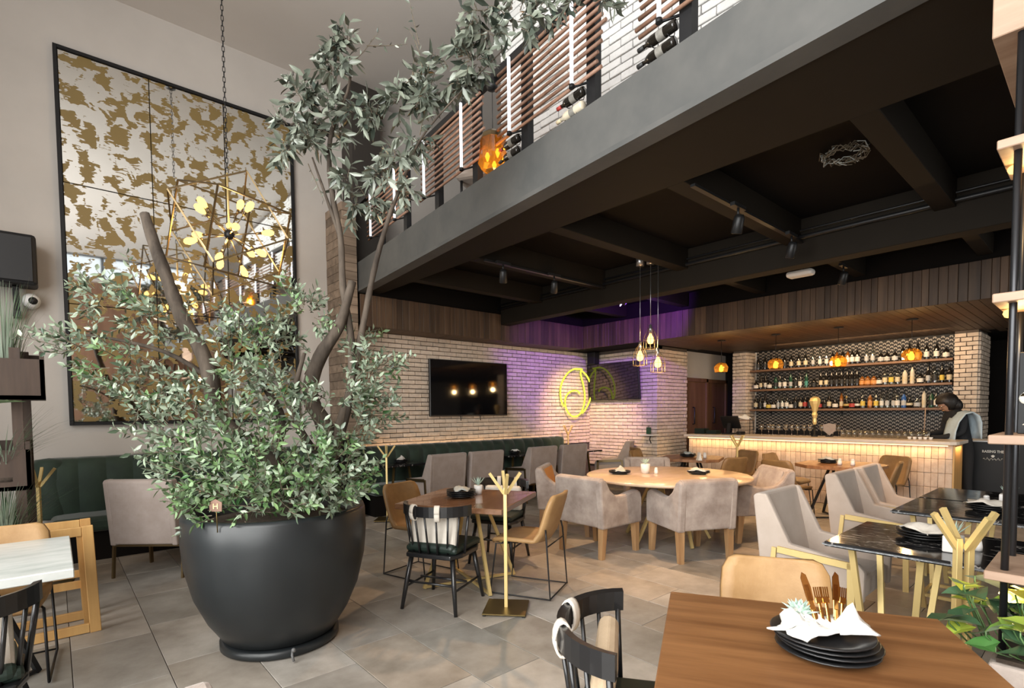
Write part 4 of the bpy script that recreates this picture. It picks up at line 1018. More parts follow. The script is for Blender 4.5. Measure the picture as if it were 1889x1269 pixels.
# ---------------------------------------------------------------- mezzanine railing
def box_t(b, ta, tb_, oa, ob, za, zb):
    prism(b, [(v.x, v.y) for v in (fa(ta, 0, oa), fa(tb_, 0, oa), fa(tb_, 0, ob), fa(ta, 0, ob))], za, zb, 'Z'); return b
t = thing('railing', 'black mezzanine railing with horizontal wooden dowel screens and light tubes', 'railing', fa(3, 3.59, -.05))
RO = t.location.copy()
def rl(b): bmesh.ops.translate(b, vec=-RO, verts=b.verts); return b
b = bm_new(); box_t(b, -.1, 10.6, -.035, -.095, 4.40, 4.46); obj('top_rail', rl(b), 'black_metal', t)
for k in range(13):
    tp = .10 + .765 * k + .0
    tp = (.78, 1.55, 2.34, 3.10, 3.86, 4.62, 5.39, 6.16, 6.93, 7.7, 8.47, 9.24, 10.0)[k]
    b = bm_new(); box_t(b, tp, tp + .085, -.045, -.105, 3.59, 4.40); obj('post', rl(b), 'black_frame', t)
sc_ = [(.46, 1.74, (.64, 1.42)), (2.06, 3.32, (2.20, 2.99)), (3.55, 4.80, (3.77, 4.53)), (5.10, 6.34, (5.29, 6.05)), (6.62, 7.9, (6.82, 7.6)), (8.16, 9.4, (8.35, 9.12))]
for ta, tb_, st in sc_:
    for k in range(11):
        z = 3.80 + k * .056; a = ta + RND.uniform(-.015, .03); c = tb_ + RND.uniform(-.05, .05)
        b = bm_new(); tube(b, [fa(a, z, -.018), fa(c, z, -.018)], .0125, 8); obj('dowel', rl(b), 'rod', t)
    for s in st:
        b = bm_new(); tube(b, [fa(s, 3.80, .012), fa(s, 4.395, .012)], .0135, 10); obj('light_tube', rl(b), 'led_white', t)
        b = bm_new(); tube(b, [fa(s, 3.775, .012), fa(s, 3.80, .012)], .020, 10); obj('tube_cap', rl(b), 'black_frame', t)
        b = bm_new(); bar(b, fa(s, 3.787, .0), fa(s + .12, 3.787, -.06), .012); obj('tube_bracket', rl(b), 'black_frame', t)
# wine bottles laid under the dowels
def wine_bottle(label, tt, z, glass, cap):
    t2 = thing('wine_bottle', label, 'bottle', fa(tt, z, -.03), FANG + PI, 'wine bottles in the railing')
    b = bm_new(); lathe(b, [(0, 0), (.030, 0), (.032, .01), (.032, .17), (.026, .195), (.0125, .215), (.012, .25)], 16); obj('body', b, glass, t2, None, (0, PI / 2, 0))
    b = bm_new(); lathe(b, [(.0135, .235), (.0145, .28), (0, .282)], 12); obj('neck_foil', b, cap, t2, None, (0, PI / 2, 0))
    b = bm_new(); lathe(b, [(.0327, .075), (.0327, .125)], 16, cap=False); obj('paper_label', b, 'label_dim', t2, None, (0, PI / 2, 0))
    b = bm_new()
    for x in (.04, .16): tube(b, [(x, .03, -.045), (x, -.0, -.047), (x, -.035, -.03), (x, -.043, .0)], .003, 5)
    obj('holder', b, 'black_metal', t2)
for i, tt in enumerate((3.86, 4.62, 5.39)):
    nm = ('the railing post by the hanging amber lamp', 'the middle railing post of the brick backdrop', 'the railing post closest to the street')[i]
    wine_bottle('upper wine bottle laid beside ' + nm, tt - .01, 3.735, ('bottle_dark', 'bottle_dark', 'bottle_dark')[i], ('label_red', 'label_red', 'label_black')[i])
    wine_bottle('lower wine bottle laid beside ' + nm, tt - .015, 3.64, ('bottle_dark', 'bottle_cream', 'bottle_dark')[i], ('label_black', 'label_cream', 'label_black')[i])
# amber lantern hanging under the rail
P = fa(3.44, 0, -.045)
t = thing('pendant_lamp', 'amber glass pendant with three bulbs hanging under the mezzanine rail', 'lamp', (P.x, P.y, 3.62))
b = bm_new(); lathe(b, [(.035, .335), (.10, .30), (.115, .27), (.12, .12), (.135, .07), (.10, .01), (.07, 0)], 8, smooth=False, cap=False); obj('shade', b, 'smoke', t)
b = bm_new(); lathe(b, [(0, .345), (.05, .342), (.105, .302), (.118, .26), (.112, .26), (.098, .298), (0, .325)], 8, smooth=False); obj('shade_cap', b, 'bronze', t)
for dx, dy, z in ((-.045, .02, .12), (.03, -.03, .16), (.04, .03, .075)):
    b = bm_new(); tube(b, [(dx, dy, z - .045), (dx, dy, z), (dx, dy, z + .03)], [.006, .022, .01], 10); bb = obj('bulb', b, 'bulb_soft', t)
    b = bm_new(); tube(b, [(dx, dy, z + .03), (dx * .4, dy * .4, .32)], .004, 5); obj('bulb_cord', b, 'black_metal', t)
b = bm_new(); tube(b, [(0, 0, .34), (0, 0, .70)], .003, 6); obj('cord', b, 'black_metal', t)
b = bm_new(); lathe(b, [(0, .69), (.045, .70), (.05, .725), (.05, .778), (0, .778)], 16); obj('canopy', b, 'black_metal', t)
lamp('pendant_glow', 'POINT', (P.x, P.y, 3.70), 4, (1, .6, .2), .05)
# upstairs seats peeping over the slab
for k, (tt, off, lab) in enumerate(((1.78, -.75, 'pale upholstered seat back upstairs behind the railing, seen beside a post'), (2.72, -.45, 'second pale seat back upstairs, low behind the dowel screen'))):
    q = fa(tt, 3.587, off); t = thing('lounge_chair', lab, 'chair', q, R(100 + 20 * k))
    b = bm_new(); prism(b, [(-.24, .0), (.24, .0), (.20, .50), (.10, .60), (-.10, .60), (-.20, .50)], -.05, .05, 'Y', .03, 2); obj('backrest', b, 'light_fabric', t, (0, -.22, .12))
    b = bm_new(); box(b, (0, .05, .30), (.46, .50, .14), None, .04, 2); obj('seat', b, 'light_fabric', t)
    for sx in (-1, 1):
        for sy in (-1, 1): b = bm_new(); tube(b, [(sx * .18, .05 + sy * .19, 0), (sx * .18, .05 + sy * .19, .24)], .014, 6); obj('leg', b, 'black_metal', t)

# ---------------------------------------------------------------- screens, neon, ceiling fittings
t = thing('television', 'large black flat screen on the white brick wall above the banquette', 'television', (5.48, 7.36, 1.90))
b = bm_new(); box(b, (0, .02, 0), (1.66, .05, .95), None, .006); obj('casing', b, 'tvplastic', t)
b = bm_new(); box(b, (0, -.008, .005), (1.63, .006, .91)); obj('screen', b, 'tvglass', t)
for x in (-.22, .2): b = bm_new(); tube(b, [(x, .0, -.47), (x + .01, .01, -.55)], .008, 6); obj('cable_end', b, 'black_metal', t)
t = thing('television', 'second flat screen tilted down in the brick corner reflecting the neon ring', 'television', (8.60, 6.74, 2.09), 0, None, (0, R(-5), 0))
b = bm_new(); box(b, (.02, 0, 0), (.05, 1.30, .76), None, .006); obj('casing', b, 'tvplastic', t)
b = bm_new(); box(b, (-.008, 0, .005), (.006, 1.27, .73)); obj('screen', b, 'tvglass', t)
b = bm_new(); box(b, (.08, 0, 0), (.12, .2, .2)); obj('wall_mount', b, 'black_metal', t)
one('loudspeaker', box(bm_new(), (0, 0, 0), (.16, .20, .26), None, .015, 2), 'black_frame', 'small black loudspeaker above the corner screen under the wood soffit', 'speaker', (8.58, 7.22, 2.59))
t = thing('neon_sign', 'yellow neon ring sign of looping tubes on the brick wall corner', 'sign', (0, 0, 0))
NL = [[(8.39,2.37),(8.25,2.37),(8.13,2.36),(7.99,2.30),(7.88,2.21),(7.78,2.08),(7.73,1.94),(7.73,1.81),(7.76,1.69),(7.83,1.59)],[(8.30,1.86),(8.23,1.91),(8.13,1.92),(8.03,1.90),(7.93,1.85),(7.86,1.74),(7.86,1.62),(7.90,1.52),(8.00,1.42),(8.13,1.38),(8.26,1.41),(8.36,1.49),(8.43,1.62),(8.46,1.76),(8.45,1.90),(8.41,2.05),(8.35,2.21),(8.33,2.31),(8.38,2.37)],[(8.33,2.34),(8.45,2.28),(8.56,2.18),(8.63,2.04),(8.65,1.92),(8.63,1.78),(8.57,1.66),(8.48,1.55),(8.36,1.45)]]
for i, L in enumerate(NL):
    pts = []
    for j in range(len(L) - 1):
        p0, p1, p2, p3 = (Vector((L[max(0, min(len(L) - 1, j + q))][0], 0, L[max(0, min(len(L) - 1, j + q))][1])) for q in (-1, 0, 1, 2))
        for s in range(4):
            u = s / 4; pts.append(.5 * ((2 * p1) + (p2 - p0) * u + (2 * p0 - 5 * p1 + 4 * p2 - p3) * u * u + (3 * p1 - p0 - 3 * p2 + p3) * u ** 3) + Vector((0, 7.36 - .012 * i, 0)))
    pts.append(Vector((L[-1][0], 7.36 - .012 * i, L[-1][1]))); b = bm_new(); tube(b, pts, .0165, 8); obj('neon_tube', b, 'neon', t)
for x, z in ((7.74, 1.9), (8.64, 1.9), (8.13, 1.385), (8.13, 2.36)): b = bm_new(); tube(b, [(x, 7.365, z), (x, 7.40, z)], .012, 8); obj('standoff', b, 'black_metal', t)

# three caged pendants hung from one canopy cluster
def bulb_pear(s=1.0):
    b = bm_new(); lathe(b, [(0, -.075 * s), (.022 * s, -.068 * s), (.030 * s, -.045 * s), (.026 * s, -.015 * s), (.013 * s, .01 * s), (.012 * s, .02 * s), (0, .02 * s)], 14); return b
for (x, y, z, h, lab) in ((5.60, 3.95, 2.22, 3.42, 'wire cage pendant, middle height of the three by the brick corner'), (5.62, 3.81, 2.42, 3.42, 'wire cage pendant hanging highest of the cluster of three'), (5.60, 3.69, 2.12, 3.42, 'wire cage pendant hanging lowest of the cluster of three')):
    t = thing('pendant_lamp', lab, 'lamp', (x, y, z), 0, 'caged pendant lamps')
    b = bm_new(); tube(b, [(0, 0, .13), (0, 0, 3.30 - z)], .003, 6); obj('cord', b, 'steel', t)
    b = bm_new(); tube(b, [(0, 0, .03), (0, 0, .14)], [.018, .016], 12); obj('socket', b, 'steel', t)
    b = bm_new()
    for k in range(10):
        a = k * PI / 5; c, s = math.cos(a), math.sin(a)
        tube(b, [(c * .016, s * .016, .10), (c * .05, s * .05, .055), (c * .082, s * .082, -.02), (c * .088, s * .088, -.06), (c * .088, s * .088, -.155)], .0022, 4, False)
    for zz in (-.045, -.155): tube(b, [(.088 * math.cos(k * PI / 8), .088 * math.sin(k * PI / 8), zz) for k in range(17)], .0022, 4, False)
    o = obj('wire_cage', b, 'bronze', t); o['kind'] = 'stuff'
    obj('bulb', bulb_pear(1.35), 'bulb', t)
    b = bm_new(); lathe(b, [(0, 0), (.05, 0), (.05, .139), (0, .139)], 16); obj('canopy', b, 'steel', t, (0, 0, 3.30 - z))
    lamp('cage_glow', 'POINT', (x, y, z - .10), 9, (1, .64, .28), .05)
# amber pendants over the bar
for i, (y, zb) in enumerate(((4.60, 2.16), (3.67, 2.16), (2.76, 2.13), (1.86, 2.15))):
    t = thing('pendant_lamp', 'faceted amber glass pendant over the bar, %s from the brick pillar' % ('fourth and last', 'third', 'second', 'closest')[i], 'lamp', (8.95, y, zb), 0, 'amber bar pendants')
    b = bm_new(); lathe(b, [(.035, .17), (.09, .145), (.122, .085), (.110, .015), (.10, 0)], 9, smooth=False, cap=False); obj('shade', b, 'amber', t)
    obj('bulb', bulb_pear(1.25), 'bulb', t, (0, 0, .10))
    b = bm_new(); tube(b, [(0, 0, .11), (0, 0, .17)], .014, 8); obj('socket', b, 'black_metal', t)
    b = bm_new(); tube(b, [(0, 0, .16), (0, 0, 2.71 - zb)], .0035, 6); obj('cord', b, 'black_metal', t)
    b = bm_new(); lathe(b, [(0, 0), (.065, 0), (.07, .014), (0, .014)], 18); obj('canopy', b, 'black_metal', t, (0, 0, 2.706 - zb))
    lamp('bar_glow', 'POINT', (8.95, y, zb - .07), 9, (1, .64, .28), .05)
# track spots
for (x, y, lab) in ((3.92, 4.62, 'black track spotlight near the mezzanine edge, closest to the pillar'), (4.75, 4.62, 'black track spotlight on the same beam, nearer the room centre'), (4.35, 2.10, 'black track spotlight on the beam by the ceiling twig ball'), (5.45, 2.10, 'black track spotlight beside the main beam'), (7.1, 2.15, 'black track spotlight near the white emergency light')):
    t = thing('track_spotlight', lab, 'lamp', (x, y, 3.20), 0, 'track spotlights')
    b = bm_new(); boxmm(b, (-.10, -.02, -.03), (.10, .02, .0)); obj('track_adapter', b, 'black_metal', t)
    b = bm_new(); tube(b, [(0, 0, -.03), (0, 0, -.09)], .010, 8); obj('stem', b, 'black_metal', t)
    b = bm_new(); lathe(b, [(0, .075), (.03, .075), (.042, .05), (.045, -.07), (.04, -.075), (.036, -.06), (0, -.06)], 16); hd = obj('lamp_head', b, 'black_metal', t, (0, 0, -.16), (R(18), R(-14), 0))
    b = bm_new(); lathe(b, [(0, -.064), (.034, -.064), (.034, -.060), (0, -.060)], 14); obj('lens', b, 'led_warm' if False else 'white_plastic', hd)
b = bm_new(); boxmm(b, (3.7, 4.66, 3.185), (5.8, 4.70, 3.205)); tag(obj('light_track', b, 'black_metal'), 'black lighting track under the ceiling beam closer to the pillar', 'track')
b = bm_new(); boxmm(b, (3.7, 2.12, 3.185), (5.8, 2.16, 3.205)); tag(obj('light_track', b, 'black_metal'), 'black lighting track under the ceiling beam by the twig ball', 'track')
t = thing('emergency_light', 'small white rounded emergency light under the dark ceiling beam', 'lamp', (6.52, 2.41, 3.05), R(0))
b = bm_new(); box(b, (0, 0, 0), (.15, .28, .07), None, .03, 2); obj('case', b, 'white_plastic', t)
b = bm_new(); tube(b, [(0, 0, .03), (0, 0, .38)], .012, 6); obj('stem', b, 'black_metal', t)
t = thing('twig_ball', 'round wire twig ornament fixed to the dark ceiling bay', 'ornament', (4.52, 1.37, 3.40))
rr = random.Random(5)
for k in range(26):
    a0 = rr.uniform(0, 6.28); pts = []
    for s in range(7):
        a = a0 + s * .32; ra = .15 + rr.uniform(-.05, .02); pts.append((ra * math.cos(a), ra * math.sin(a), rr.uniform(-.04, .03)))
    b = bm_new(); tube(b, pts, .0035, 4); obj('twig', b, 'twine' if k % 3 else 'napkin', t)
# stage light washing the corner violet
t = thing('stage_light', 'small stage light under the ceiling washing the soffit violet', 'lamp', (6.30, 4.74, 3.22))
b = bm_new(); lathe(b, [(0, .06), (.05, .06), (.055, -.06), (0, -.05)], 16); obj('can', b, 'black_metal', t, (0, 0, -.12), (R(-50), R(-40), 0))
b = bm_new(); tube(b, [(-.06, 0, -.1), (-.06, 0, .0), (.06, 0, .0), (.06, 0, -.1)], .008, 6); obj('yoke', b, 'black_metal', t)
b = bm_new(); lathe(b, [(0, 0), (.04, 0), (.04, .004), (0, .004)], 14); obj('lens', b, emat('violet_lens', (.75, .6, 1), 6), t, (.045, .062, -.155), (R(-50), R(-40), 0))

# ---------------------------------------------------------------- the bar
t = thing('bar_counter', 'long bar counter of upright clay tiles with glowing underlit stone top', 'counter', (9.35, 3.36, 0))
O = t.location.copy()
b = bm_new(); boxmm(b, (-.20, -1.94, 0), (.36, 1.96, .985)); obj('body', b, 'tile_joint', t)
b = bm_new(); q = [(-.32, -1.93), (-.27, -1.99), (-.20, -2.01), (.45, -2.01), (.50, -1.95), (.50, 2.02), (-.32, 2.02)]; prism(b, q, .992, 1.04, 'Z', .008, 2); obj('countertop', b, 'counter', t)
b = bm_new(); boxmm(b, (-.205, -1.962, .0), (.365, -1.942, .985), .003); obj('end_panel', b, 'pine', t)
bmn = []
for k in range(3):
    b = bm_new(); box(b, (0, 0, 0), (.026, .0735, .193), None, .004); bmn.append(mesh('tile', b, 'barbrick'))
items = []
for i in range(51):
    for j in range(5): items.append((Vector((-.197 + RND.uniform(-.003, .003), -1.905 + i * .0768, .105 + j * .197 + (.0 if i % 2 else .0))), (RND.uniform(-.008, .008), 0, 0), RND.randrange(3)))
pieces(t, 'tile', items, bmn)
b = bm_new(); boxmm(b, (-.285, -1.9, .972), (-.262, 1.95, .985)); obj('light_strip', b, 'led_warm', t)
lamp('bar_underlight', 'AREA', (9.075, 3.38, .965), 12, (1, .58, .22), .03, 3.8, (9.10, 3.38, 0))
for k in (0,):
    l = bpy.data.objects['bar_underlight']; l.rotation_euler = (0, R(14), 0)
lamp('bar_underlight_end', 'AREA', (9.4, 1.36, .965), 1.5, (1, .62, .30), .4, .03)

def lift(c, loc): return Vector(c) + Vector(loc)
for i, (y, n) in enumerate(((5.20, 9), (4.96, 6))):
    for k in range(n):
        b = bm_new(); boxmm(b, (-.10, -.10, 0), (.10, .10, .010), .003); q = one('napkin', b, 'green_cush', '%s folded green napkin from the bottom of the %s pile on the bar end' % (('first', 'second', 'third', 'fourth', 'fifth', 'sixth', 'seventh', 'eighth', 'ninth')[k], ('corner', 'register-side')[i]), 'napkin', (9.38, y, 1.041 + k * .0115), RND.uniform(-.05, .05), 'green napkin piles')
t = thing('cash_register', 'black tilted touchscreen register seen from behind on the bar', 'register', (9.46, 4.70, 1.041), R(90))
b = bm_new(); box(b, (0, 0, .012), (.20, .20, .024), None, .005); obj('base', b, 'black_frame', t)
b = bm_new(); bar(b, (0, .03, .02), (0, -.02, .2), .06, .04); obj('stand', b, 'black_frame', t)
b = bm_new(); box(b, (0, -.06, .22), (.34, .03, .27), (R(-32), 0, 0), .006); obj('screen', b, 'tvplastic', t)
t = thing('card_terminal', 'small black card terminal beside the register', 'terminal', (9.42, 4.46, 1.041), R(80))
b = bm_new(); box(b, (0, 0, .03), (.09, .16, .06), None, .015, 2); obj('body', b, 'black_frame', t); b = bm_new(); box(b, (0, .03, .062), (.07, .06, .006)); obj('display', b, 'grey_plastic', t)
t = thing('tray_rack', 'small dark wire rack with white napkins standing on the bar back', 'rack', (9.74, 4.55, 1.041))
b = bm_new()
for sx in (-1, 1):
    for sy in (-1, 1): bar(b, (sx * .07, sy * .14, 0), (sx * .07, sy * .14, .26), .008)
o = obj('frame_post', b, 'black_metal', t); o['kind'] = 'stuff'
b = bm_new(); boxmm(b, (-.075, -.145, .25), (.075, .145, .262)); obj('shelf', b, 'bar_shelf', t)
one('napkin', cloth_bm(5, .07, .14, .16), 'napkin_white', 'white cloth heaped on the small wire rack at the bar', 'napkin', (9.74, 4.58, 1.304), 0)
# gold draught tap
t = thing('draught_tap', 'tall golden sculpted draught tap standing on the bar', 'tap', (9.45, 3.24, 1.041))
b = bm_new(); lathe(b, [(0, 0), (.05, 0), (.05, .015), (.016, .03), (.016, .20), (0, .20)], 16); obj('column', b, 'black_metal', t)
b = bm_new(); lathe(b, [(0, .19), (.024, .20), (.034, .24), (.028, .30), (.045, .36), (.032, .40), (.05, .47), (.075, .54), (.085, .585), (.07, .63), (.04, .655), (0, .66)], 8, smooth=False); obj('handle', b, 'gold', t)
t = thing('shield_emblem', 'grey shield-shaped emblem standing on the bar by the tap', 'emblem', (9.52, 3.04, 1.041))
b = bm_new(); prism(b, [(-.09, .20), (-.09, .10), (0, .02), (.09, .10), (.09, .20), (0, .22)], -.012, .012, 'X', .004); obj('shield', b, 'grey_fabric', t); b = bm_new(); boxmm(b, (-.03, -.05, 0), (.03, .05, .012)); obj('foot', b, 'black_metal', t)
# glasses on the bar
def tumbler(label, group):
    t = thing('drinking_glass', label, 'glass', group=group); b = bm_new(); lathe(b, [(0, 0), (.030, 0), (.036, .11), (.034, .11), (.028, .008), (0, .008)], 12); obj('cup', b, 'clear', t); return t
def stem(label, group):
    t = thing('stemmed_glass', label, 'glass', group=group)
    b = bm_new(); lathe(b, [(0, 0), (.032, 0), (.032, .003), (.004, .008), (.004, .085), (0, .085)], 12); obj('foot', b, 'clear', t)
    b = bm_new(); lathe(b, [(.004, .083), (.030, .105), (.038, .14), (.032, .19), (.030, .19), (.036, .14), (.028, .107), (0, .088)], 12); obj('cup', b, 'clear', t); return t
ORD = 'first second third fourth fifth sixth seventh eighth ninth tenth eleventh twelfth thirteenth fourteenth'.split()
TUMB, STEM = Kind(tumbler), Kind(stem)
rg = random.Random(3)
for r_ in range(2):
    for i in range(14): TUMB('clear tumbler, %s from the tap in the %s row of tumblers on the bar' % (ORD[i], ('front', 'rear')[r_]), (9.56 + r_ * .09, 2.86 - i * .082, 1.041), 0, 'tumblers on the bar')
for i in range(9): STEM('clear stemmed glass, %s from the golden tap toward the register' % ORD[i], (9.60 + rg.uniform(-.03, .06), 3.36 + i * .10, 1.041), 0, 'stemmed glasses on the bar')
for i in range(4): STEM('clear stemmed glass, %s from the shield emblem on the bar' % ORD[3 - i], (9.66, 2.95 + i * .085, 1.041), 0, 'stemmed glasses by the emblem')
for i in range(5):
    b = bm_new(); lathe(b, [(0, 0), (.018, 0), (.028, .035), (.026, .035), (.016, .005), (0, .005)], 12); one('cup', b, 'ceramic', 'small white cup, %s from the bartender in the short row on the bar' % ORD[i], 'cup', (9.48, 1.72 + i * .062, 1.041), 0, 'white cups on the bar')

# back shelves and bottles
SHZ = (('top', 2.31), ('middle', 1.91), ('bottom', 1.50))
for nm, z in SHZ:
    t = thing('bottle_shelf', '%s wooden shelf of the three on the patterned bar wall' % nm, 'shelf', (11.16, 3.40, z), 0, 'bar bottle shelves')
    b = bm_new(); boxmm(b, (-.15, -1.66, -.04), (.15, 1.66, -.001), .003); obj('board', b, 'bar_shelf', t)
    for y in (-1.3, 0, 1.3): b = bm_new(); boxmm(b, (.135, y - .01, -.12), (.152, y + .01, -.04)); bar(b, (.14, y, -.1), (-.02, y, -.045), .012); obj('bracket', b, 'black_metal', t)
b = bm_new(); boxmm(b, (11.30, 5.03, 1.0), (11.33, 5.06, 2.70)); struct('trim_4', b, 'white_plastic')
SHAPES = {
 'std': [(0, 0), (.036, 0), (.037, .01), (.037, .17), (.030, .20), (.013, .225), (.0125, .275)],
 'slim': [(0, 0), (.030, 0), (.031, .01), (.031, .20), (.024, .23), (.012, .26), (.012, .32)],
 'squat': [(0, 0), (.045, 0), (.047, .01), (.047, .10), (.035, .135), (.015, .155), (.014, .19)],
 'round': [(0, 0), (.03, 0), (.045, .03), (.047, .07), (.035, .12), (.014, .15), (.013, .22)],
 'tall': [(0, 0), (.032, 0), (.033, .01), (.030, .22), (.014, .26), (.013, .34)]}
BC = {}
def bottle(glass, lab, shp, label, loc, grp):
    key = (glass, lab, shp)
    if key in BC: return dup(BC[key], label, loc, 0, grp)
    t = thing('bottle', label, 'bottle', loc, 0, grp); p = SHAPES[shp]; h = p[-1][1]
    b = bm_new(); lathe(b, p, 4 if shp == 'square' else 12); obj('body', b, glass, t)
    b = bm_new(); lathe(b, [(.0145, h - .035), (.0155, h), (.0155, h + .012), (0, h + .012)], 10); obj('cap', b, 'label_black' if lab != 'gold' else 'label_gold', t)
    R0 = max(r for r, z in p); z0 = {'squat': .025, 'round': .045}.get(shp, .045); z1 = {'squat': .09, 'round': .085}.get(shp, .13)
    b = bm_new(); lathe(b, [(R0 + .0012, z0), (R0 + .0012, z1)], 12, cap=False); obj('paper_label', b, 'label_' + lab, t)
    BC[key] = t; return t
GL = dict(d='bottle_dark', g='bottle_green', a='bottle_amber', c='bottle_clear', b='bottle_blue', w='bottle_cream')
LBL = dict(w='white', c='cream', o='orange', k='black', r='red', y='yellow', t='teal', s='silver', g='gold')
SP = dict(s='std', l='slim', q='squat', r='round', t='tall')
GN = dict(d='dark', g='green', a='amber', c='clear', b='blue', w='cream ceramic')
ROWS = {
 'top': ([4.90,4.77,4.65,4.52,4.38,4.26,4.11,3.99,3.86,3.73,3.62,3.52,3.44,3.35,3.27,3.19,3.11,2.97,2.87,2.75,2.66,2.54,2.43,2.34,2.22,2.10,1.97,1.84],
         'dks dks dks dks dks dcs dcs dcs csl cwl cwl dws aws dws aws dws dws cst cst dsq dsq dsq dks dcl dcl dws dws dwq'),
 'middle': ([4.94,4.85,4.76,4.67,4.55,4.47,4.37,4.26,4.17,4.08,3.97,3.84,3.71,3.62,3.53,3.44,3.36,3.27,3.19,3.11,3.03,2.94,2.85,2.77,2.68,2.59,2.50,2.39,2.29,2.18,2.07,1.98,1.89,1.79],
            'dwq dcl dwl dwq gks cwl cws gsl cks cwt gtl dkq dcl dcl dkl dkl dkl dkl dkl dkl aoq aoq aoq dwq ccs cys ccs wcs wcl dwq dsl cks dyl dcs'),
 'bottom': ([4.94,4.85,4.76,4.68,4.59,4.50,4.41,4.33,4.25,4.16,4.07,3.99,3.90,3.73,3.64,3.56,3.46,3.36,3.27,3.18,3.10,3.01,2.90,2.81,2.72,2.64,2.55,2.49,2.40,2.32,2.21,2.12,2.02,1.95,1.82],
            'dcs dks dwl dyq dwq csl cwl cws dwq dks dcs drs dks drq dkq dcs dwq acl dgr drq dwr cys aos cys cwl cst cst cws bbs dcr csq wcl gks cws dks')}
ORD = 'first second third fourth fifth sixth seventh eighth ninth tenth eleventh twelfth thirteenth fourteenth fifteenth sixteenth seventeenth eighteenth nineteenth twentieth twenty-first twenty-second twenty-third twenty-fourth twenty-fifth twenty-sixth twenty-seventh twenty-eighth twenty-ninth thirtieth thirty-first thirty-second thirty-third thirty-fourth thirty-fifth'.split()
for nm, z in SHZ:
    ys, codes = ROWS[nm]; codes = codes.split(); n = len(ys)
    for i, (y, c) in enumerate(zip(ys, codes)):
        lab = LBL.get(c[1], 'teal') if c[1] != 'b' else 'silver'
        bottle(GL[c[0]], lab, SP.get(c[2], 'std'), '%s bottle, %s label, %s from the brick pillar on the %s bar shelf' % (GN[c[0]], lab, ORD[n - 1 - i], nm), (11.10 + (i % 3) * .012, y, z + .0005), 'bottles on the %s bar shelf' % nm)

lamp('bar_shelf_fill', 'AREA', (10.35, 3.0, 2.69), 22, (1, .70, .42), 2.6, .08, (11.2, 3.0, 1.7))  # added fill light for the bottles, no fitting here
# back counter under the shelves, fridge, bartender
t = thing('back_counter', 'dark back counter under the bottle shelves', 'counter', (11.05, 3.4, 0))
b = bm_new(); boxmm(b, (-.25, -1.64, 0), (.25, 1.64, .90), .004); obj('cabinet', b, 'black_frame', t); b = bm_new(); boxmm(b, (-.28, -1.65, .90), (.26, 1.65, .94), .004); obj('worktop', b, 'bar_shelf', t)
t = thing('bar_fridge', 'black bar fridge with white edged lid and printed slogan', 'fridge', (10.62, 1.06, 0))
b = bm_new(); boxmm(b, (-.25, -.36, .04), (.25, .36, .985), .01, 2); obj('cabinet', b, 'black_frame', t)
b = bm_new(); boxmm(b, (-.265, -.37, .985), (.26, .37, 1.005), .004); obj('lid', b, 'white_plastic', t)
for sx in (-1, 1):
    for sy in (-1, 1): b = bm_new(); lathe(b, [(0, 0), (.025, 0), (.02, .04), (0, .04)], 10); obj('foot', b, 'black_metal', t, (sx * .2, sy * .3, 0))
def letters(txt, size, mat, parent, loc, rot, bold=0.0):
    c = bpy.data.curves.new('lettering', 'FONT'); c.body = txt; c.size = size; c.extrude = .0008; c.offset = bold; c.align_x = 'CENTER'; c.resolution_u = 2
    f = bpy.data.objects.new('lettering_curve', c); COL.objects.link(f); bpy.context.view_layer.update()
    me = bpy.data.meshes.new_from_object(f.evaluated_get(bpy.context.evaluated_depsgraph_get())); bpy.data.objects.remove(f); bpy.data.curves.remove(c)
    me.materials.clear(); me.materials.append(MT[mat]); o = link('lettering', me, parent, loc, rot); return o
letters('RAISING THE BAR', .052, 'label_white', t, (-.2515, .05, .83), (PI / 2, 0, -PI / 2), .0012).scale = (.78, 1, 1)
b = bm_new(); tube(b, [(-.253, .20 - i * .012, .735 + .018 * math.sin(i * 1.9) + .006 * math.sin(i * 5)) for i in range(19)], .0035, 4); obj('script_logo', b, 'label_white', t)
b = bm_new(); prism(b, [(.08, .76), (.10, .76), (.112, .785), (.09, .80), (.068, .785)], -.2535, -.2515, 'X'); obj('crest', b, 'label_white', t)
t2 = t
b = bm_new(); ball(b, (-.27, -.13, .42), .06, 14, 8, (.3, 1, 1)); obj('round_badge', b, 'label_silver', t)

def skinfig(name, verts, edges, rad, mat, parent, sub=2):
    me = bpy.data.meshes.new(name); me.from_pydata(verts, edges, []); me.materials.append(MT[mat]); o = link(name, me, parent)
    md = o.modifiers.new('skin', 'SKIN'); md.use_smooth_shade = True
    for i, v in enumerate(o.data.skin_vertices[0].data):
        rr_ = rad[i]; v.radius = rr_ if isinstance(rr_, tuple) else (rr_, rr_); v.use_root = (i == 0)
    s = o.modifiers.new('sub', 'SUBSURF'); s.levels = sub; s.render_levels = sub; return o
